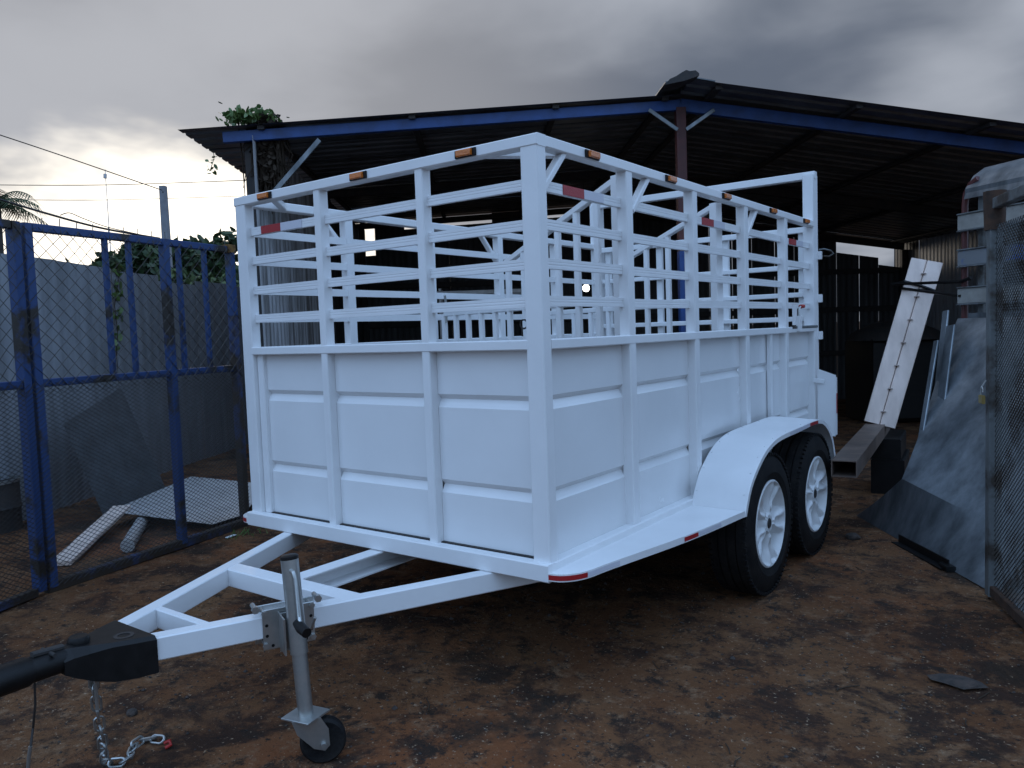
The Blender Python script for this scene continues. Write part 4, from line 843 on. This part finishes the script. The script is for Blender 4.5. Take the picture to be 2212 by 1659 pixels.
# ================================================================== plants
def leaf_quads(mb, pts, size, up_bias=0.3):
    for p in pts:
        n = Vector((random.gauss(0, 1), random.gauss(0, 1), random.gauss(0, 1) + up_bias)).normalized(); u = n.orthogonal().normalized(); a = random.uniform(0, 6.28)
        w = n.cross(u); u2 = u * math.cos(a) + w * math.sin(a); w2 = n.cross(u2); s = size * random.uniform(0.6, 1.25)
        mb.add([p - u2 * s, p - u2 * s * 0.35 + w2 * s * 0.5, p + u2 * s * 0.5 + w2 * s * 0.42, p + u2 * s, p + u2 * s * 0.5 - w2 * s * 0.42, p - u2 * s * 0.35 - w2 * s * 0.5], [(0, 1, 2, 3, 4, 5)])
    return mb
def tree(name, base, h, r, label, ma='tree', n=900, leaf=0.10, group=None, low=0.35):
    base = Vector(base); t = thing(name, base, label, 'tree', group)
    mb = MB(); top = base + V(0.1, 0.1, h * 0.75); mb.tube([base, base.lerp(top, 0.5) + V(0.08, -0.05, 0), top], [r * 0.09, r * 0.06, r * 0.02], 8)
    cl = []
    for k in range(24):
        a = random.uniform(0, 6.28); q = random.random() ** 0.5 * r * 0.75; c = base + V(math.cos(a) * q, math.sin(a) * q, h * random.uniform(low + 0.1, 0.95)); cl.append((c, r * random.uniform(0.24, 0.45)))
        mb.tube([base.lerp(top, random.uniform(0.35, 0.8)), c], [r * 0.03, r * 0.008], 5)
    build('trunk', mb, 'bark', t, True); pts = []
    for k in range(n):
        c, rr = random.choice(cl); d = Vector((random.gauss(0, 1), random.gauss(0, 1), random.gauss(0, 0.8))); d = d.normalized() * rr * random.random() ** 0.4; pts.append(c + d)
    build('crown', leaf_quads(MB(), pts, leaf), ma, t); return t
def ray(px, py, d):       # a point of the place seen there, d metres ahead
    return CAM + (FWD + RIGHT * ((px - 1106) / 1702.74) - UP * ((py - 829.5) / 1702.74)) * d
def gp(px, d): q = ray(px, 700, d); return (q.x, q.y, G)
tree('broadleaf_tree', gp(335, 17), 3.75, 1.1, 'dark bushy tree behind the zinc fence beside the utility pole', n=4500, leaf=0.12)
tree('broadleaf_tree', gp(430, 19), 4.0, 1.2, 'spiky dark tree beyond the fence between pole and trailer', n=4500, leaf=0.13)
tree('shrub_tree', gp(250, 14), 2.7, 1.0, 'low yellow-green shrub spilling over the zinc fence top', 'shrub', 3000, 0.08, low=0.5)
tree('shrub_tree', gp(395, 13.5), 2.55, 0.9, 'low dark green shrub behind the fence under the trees', 'shrub', 2500, 0.08, low=0.5)
tree('flowering_shrub', gp(490, 13.2), 2.25, 0.55, 'pink flowering bush beyond the fence next to the trailer post', 'pink', 500, 0.07, low=0.5)
tree('broadleaf_tree', gp(525, 22), 3.1, 1.3, 'distant olive tree seen between trailer post and shed wall', 'shrub', 2500, 0.13)
tree('small_tree', gp(82, 30), 3.9, 0.8, 'tiny backlit tree standing by the far white house', 'tree', 400, 0.13)
# palm
pb = Vector(gp(-12, 16)); PT = thing('palm_tree', pb, 'coconut palm with drooping feathery fronds at the fence end', 'tree')
ct = ray(-12, 440, 16); tube('trunk', [pb, pb.lerp(ct, 0.5) + V(0.1, 0, 0), ct], [0.17, 0.13, 0.11], 'bark', PT, 10)
fu_, fv_ = RIGHT.copy(), V(0, 0, 1)
for k in range(16):
    a = k * 2.4; el = random.uniform(-0.1, 1.0); d = Vector((math.cos(a) * math.cos(el), math.sin(a) * math.cos(el), math.sin(el))); ln = random.uniform(0.8, 1.25); mb = MB(); prev = ct; pts = [ct]
    for q in range(1, 9):
        t = q / 8; pts.append(ct + d * ln * t + V(0, 0, -0.55 * ln * t * t))
    mb.tube(pts, [0.018 * (1 - 0.1 * q) for q in range(9)], 4)
    for q in range(1, 9):
        for sub in (0, 0.5):
            p = pts[q - 1].lerp(pts[q], sub); t = (pts[q] - pts[q - 1]).normalized(); sd_ = t.cross(V(0, 0, 1)).normalized()
            for s in (-1, 1):
                tip = p + sd_ * s * 0.26 + t * 0.16 - V(0, 0, 0.16 + random.random() * 0.06); mb.add([p - t * 0.018, p + t * 0.018, tip], [(0, 1, 2)])
    build('frond', mb, 'tree', PT)
# roof vine, its dead tangle, a trailing sprig, creeper on the fence
vc = ray(540, 262, 7.15); VN = thing('roof_vine', vc, 'leafy green vine growing over the shed roof corner with dead stems below', 'plant')
pts = [vc + lS * random.gauss(0, 0.11) + dS * random.gauss(0, 0.06) + V(0, 0, abs(random.gauss(0, 0.055)) - 0.01) for k in range(230)] + [vc + lS * random.uniform(-0.22, -0.05) + V(0, 0, random.uniform(0.0, 0.06)) for k in range(12)]
build('leaves', leaf_quads(MB(), pts, 0.038, 0.0), 'leaf', VN); mb = MB()
for k in range(380):
    x = random.gauss(0.12, 0.065); z0 = random.uniform(-0.1, 0.03); z1 = z0 - random.uniform(0.1, 0.75); p = vc + lS * x + dS * random.uniform(-0.02, 0.1); mb.tube([p + V(0, 0, z0), p + lS * random.gauss(0, 0.04) + V(0, 0, (z0 + z1) / 2), p + lS * random.gauss(0, 0.06) + V(0, 0, z1)], [0.009, 0.008, 0.003], 3, False)
build('dead_stems', mb, 'dead', VN, kind='stuff')
pts = [vc + lS * random.gauss(0.13, 0.05) + dS * random.uniform(-0.05, 0.08) + V(0, 0, -random.random() ** 1.3 * 0.6 + 0.05) for k in range(520)]
build('dead_leaves', leaf_quads(MB(), pts, 0.034), 'dead', VN, kind='stuff')
hv = ray(462, 338, 8.0); HV = thing('hanging_sprig', hv, 'small vine sprig dangling from the shed eave edge', 'plant')
tube('stem', [hv + V(0, 0, 0.10), hv + V(0, 0, -0.02), hv - lS * 0.05 + V(0, 0, -0.15)], 0.004, 'dead', HV, 4); build('leaves', leaf_quads(MB(), [hv + lS * random.gauss(-0.03, 0.035) + V(0, 0, random.uniform(-0.17, 0.0)) for k in range(16)], 0.028), 'leaf', HV)
def fence_pt(px, py):
    r = ray(px, py, 1) - CAM; t = (fA - CAM).dot(fn) / r.dot(fn); return CAM + r * t + fn * 0.03
FC = thing('fence_creeper', fence_pt(250, 760), 'thin creeper with sparse leaves climbing the zinc fence', 'plant')
tube('stem', [fence_pt(243, 790), fence_pt(248, 720), fence_pt(241, 660), fence_pt(250, 600), fence_pt(245, 565)], 0.005, 'dead', FC, 4)
pts = []
for py in (612, 628, 640, 642, 676, 684, 690, 714, 722, 745, 752, 575, 580, 590): pts += [fence_pt(248 + random.gauss(0, 7), py + random.gauss(0, 3)) for q in range(3)]
build('leaves', leaf_quads(MB(), pts, 0.045), 'leaf', FC)
# weeds
wd = MB()
for k in range(40):
    p = Vector((-3.3 + random.gauss(0, 0.06), 0.98 + random.gauss(0, 0.08), G)); d = Vector((random.gauss(0, 0.03), random.gauss(0, 0.03), random.uniform(0.02, 0.05))); wd.add([p - V(0.006, 0, 0), p + V(0.006, 0, 0), p + d], [(0, 1, 2)])
tag(build('weed_tuft', wd, 'leaf'), 'little green weed tuft at the foot of the blue gate', 'plant')['kind'] = 'stuff'

# ================================================================== far background
up0 = ray(352, 402, 15.5); PO = thing('utility_pole', (up0.x, up0.y, G), 'plain grey square concrete utility pole behind the zinc fence', 'pole')
mbp = MB(); rdir = Vector((0.8, 0.6, 0)); 
for (zz, w_) in ((G, 0.17), (up0.z, 0.115)):
    for sx, sy_ in ((-1, -1), (1, -1), (1, 1), (-1, 1)): mbp.v.append(tuple(Vector((up0.x, up0.y, zz)) + rdir * w_ / 2 * sx + Vector((-0.6, 0.8, 0)) * w_ / 2 * sy_))
mbp.f += [(0, 1, 5, 4), (1, 2, 6, 5), (2, 3, 7, 6), (3, 0, 4, 7), (4, 5, 6, 7)]
build('shaft', mbp, 'concrete', PO); tube('bolt', [ray(352, 415, 15.35), ray(352, 415, 15.2)], 0.015, 'dark', PO, 6)
def wire(pts, r, label, grp='overhead cables'):
    q = catmull([tuple(p) for p in pts], 6); tag(build('overhead_cable', MB().tube(q, r, 5), 'dark'), label, 'cable', grp)
wire([ray(-60, 272, 13), ray(130, 335, 14), ray(350, 411, 15.4)], 0.010, 'thin single cable sloping down to the utility pole top')
wire([ray(-60, 399, 22), ray(230, 399.5, 22), ray(620, 386, 22)], 0.011, 'upper level cable passing far behind the utility pole')
wire([ray(-60, 430, 24), ray(230, 432, 24), ray(620, 420, 24)], 0.009, 'lower level cable passing far behind the utility pole')
wire([ray(-20, 425, 13), ray(100, 461, 13.6), ray(220, 493, 14.2), ray(345, 515, 15.3)], 0.020, 'thick bundled cable drooping towards the fence and pole', None or 'overhead cables')
wire([ray(130, 465, 13.8), ray(150, 460, 13.9), ray(180, 472, 14), ray(230, 490, 14.2), ray(300, 506, 14.8)], 0.008, 'loose cable loop hanging along the thick cable')
am = ray(227, 366, 130); AN = thing('antenna_mast', (am.x, am.y, G), 'faint slender antenna mast far away above the fence', 'mast')
build('mast', MB().tube([(am.x, am.y, G), am], [0.16, 0.05], 6), 'house', AN); build('antenna', MB().tube([ray(227, 385, 130), ray(227, 376, 130)], 0.26, 8), 'house', AN)  # pale wall material puts the distance haze into the mast's colour
def house(px, d, w, h, label, roofcol='houseroof'):
    b = Vector(gp(px, d)); rt = Vector((0.8, 0.6, 0)); bk = Vector((-0.6, 0.8, 0)); H = thing('house', b, label, 'house')
    build('wall', MB().bar(b - rt * w / 2 + V(0, 0, h / 2), b + rt * w / 2 + V(0, 0, h / 2), 4, h, ch=0.01), 'house', H)
    build('roof', MB().ext([(-2.5, h - 0.05), (0, h + 0.55), (2.5, h - 0.05), (2.5, h + 0.05), (0, h + 0.65), (-2.5, h + 0.05)], b - rt * (w / 2 + 0.3), b + rt * (w / 2 + 0.3), bk, (0, 0, 1)), roofcol, H)
    for t in (-0.3, 0.3):
        c = b + rt * w * t - bk * 2.01 + V(0, 0, h * 0.62); o = bar('window', c - rt * 0.5, c + rt * 0.5, 0.03, 0.8, 'house', H); bar('pane', c - rt * 0.42 - bk * 0.02, c + rt * 0.42 - bk * 0.02, 0.02, 0.7, 'glass', o)
house(50, 34, 8, 4.0, 'low white house with a pale roof beyond the fence end'); house(400, 30, 3.2, 2.6, 'small pale house with a grey roof behind the utility pole'); house(545, 36, 6, 2.9, 'pale house glimpsed between trailer post and shed wall', 'rust')

# ================================================================== loose stones and twigs in the dirt
pb_ = MB()
for k in range(2600):
    x, y = random.uniform(-4, 2.2), random.uniform(-2.2, 4.5)
    if random.random() < 0.5: x, y = random.uniform(-2.2, 2), random.uniform(-1.6, 2)
    s = random.uniform(0.002, 0.007) * (2.0 if random.random() < 0.05 else 1); c = Vector((x, y, gh(x, y) + s * 0.3)); a = random.uniform(0, 3); e = Vector((math.cos(a), math.sin(a), 0)); f_ = Vector((-e.y, e.x, 0))
    pb_.add([c + e * s * 1.3, c + f_ * s, c - e * s * 1.2, c - f_ * s * 0.9, c + V(0, 0, s * 0.8), c - V(0, 0, s)], [(0, 1, 4), (1, 2, 4), (2, 3, 4), (3, 0, 4), (1, 0, 5), (2, 1, 5), (3, 2, 5), (0, 3, 5)])
build('gravel', pb_, 'stone', kind='stuff')
tw = MB()
for k in range(70):
    x, y = random.uniform(-2.0, 1.6), random.uniform(-1.5, 2.6); a = random.uniform(0, 6.28); l = random.uniform(0.03, 0.12); p = Vector((x, y, gh(x, y) + 0.004)); d = Vector((math.cos(a), math.sin(a), 0)); x2 = p + d * l; x2.z = gh(x2.x, x2.y) + 0.005
    tw.tube([p, p.lerp(x2, 0.5) + Vector((-d.y, d.x, 0)) * random.uniform(-0.01, 0.01), x2], 0.0022, 4, False)
build('twigs', tw, 'dead', kind='stuff')
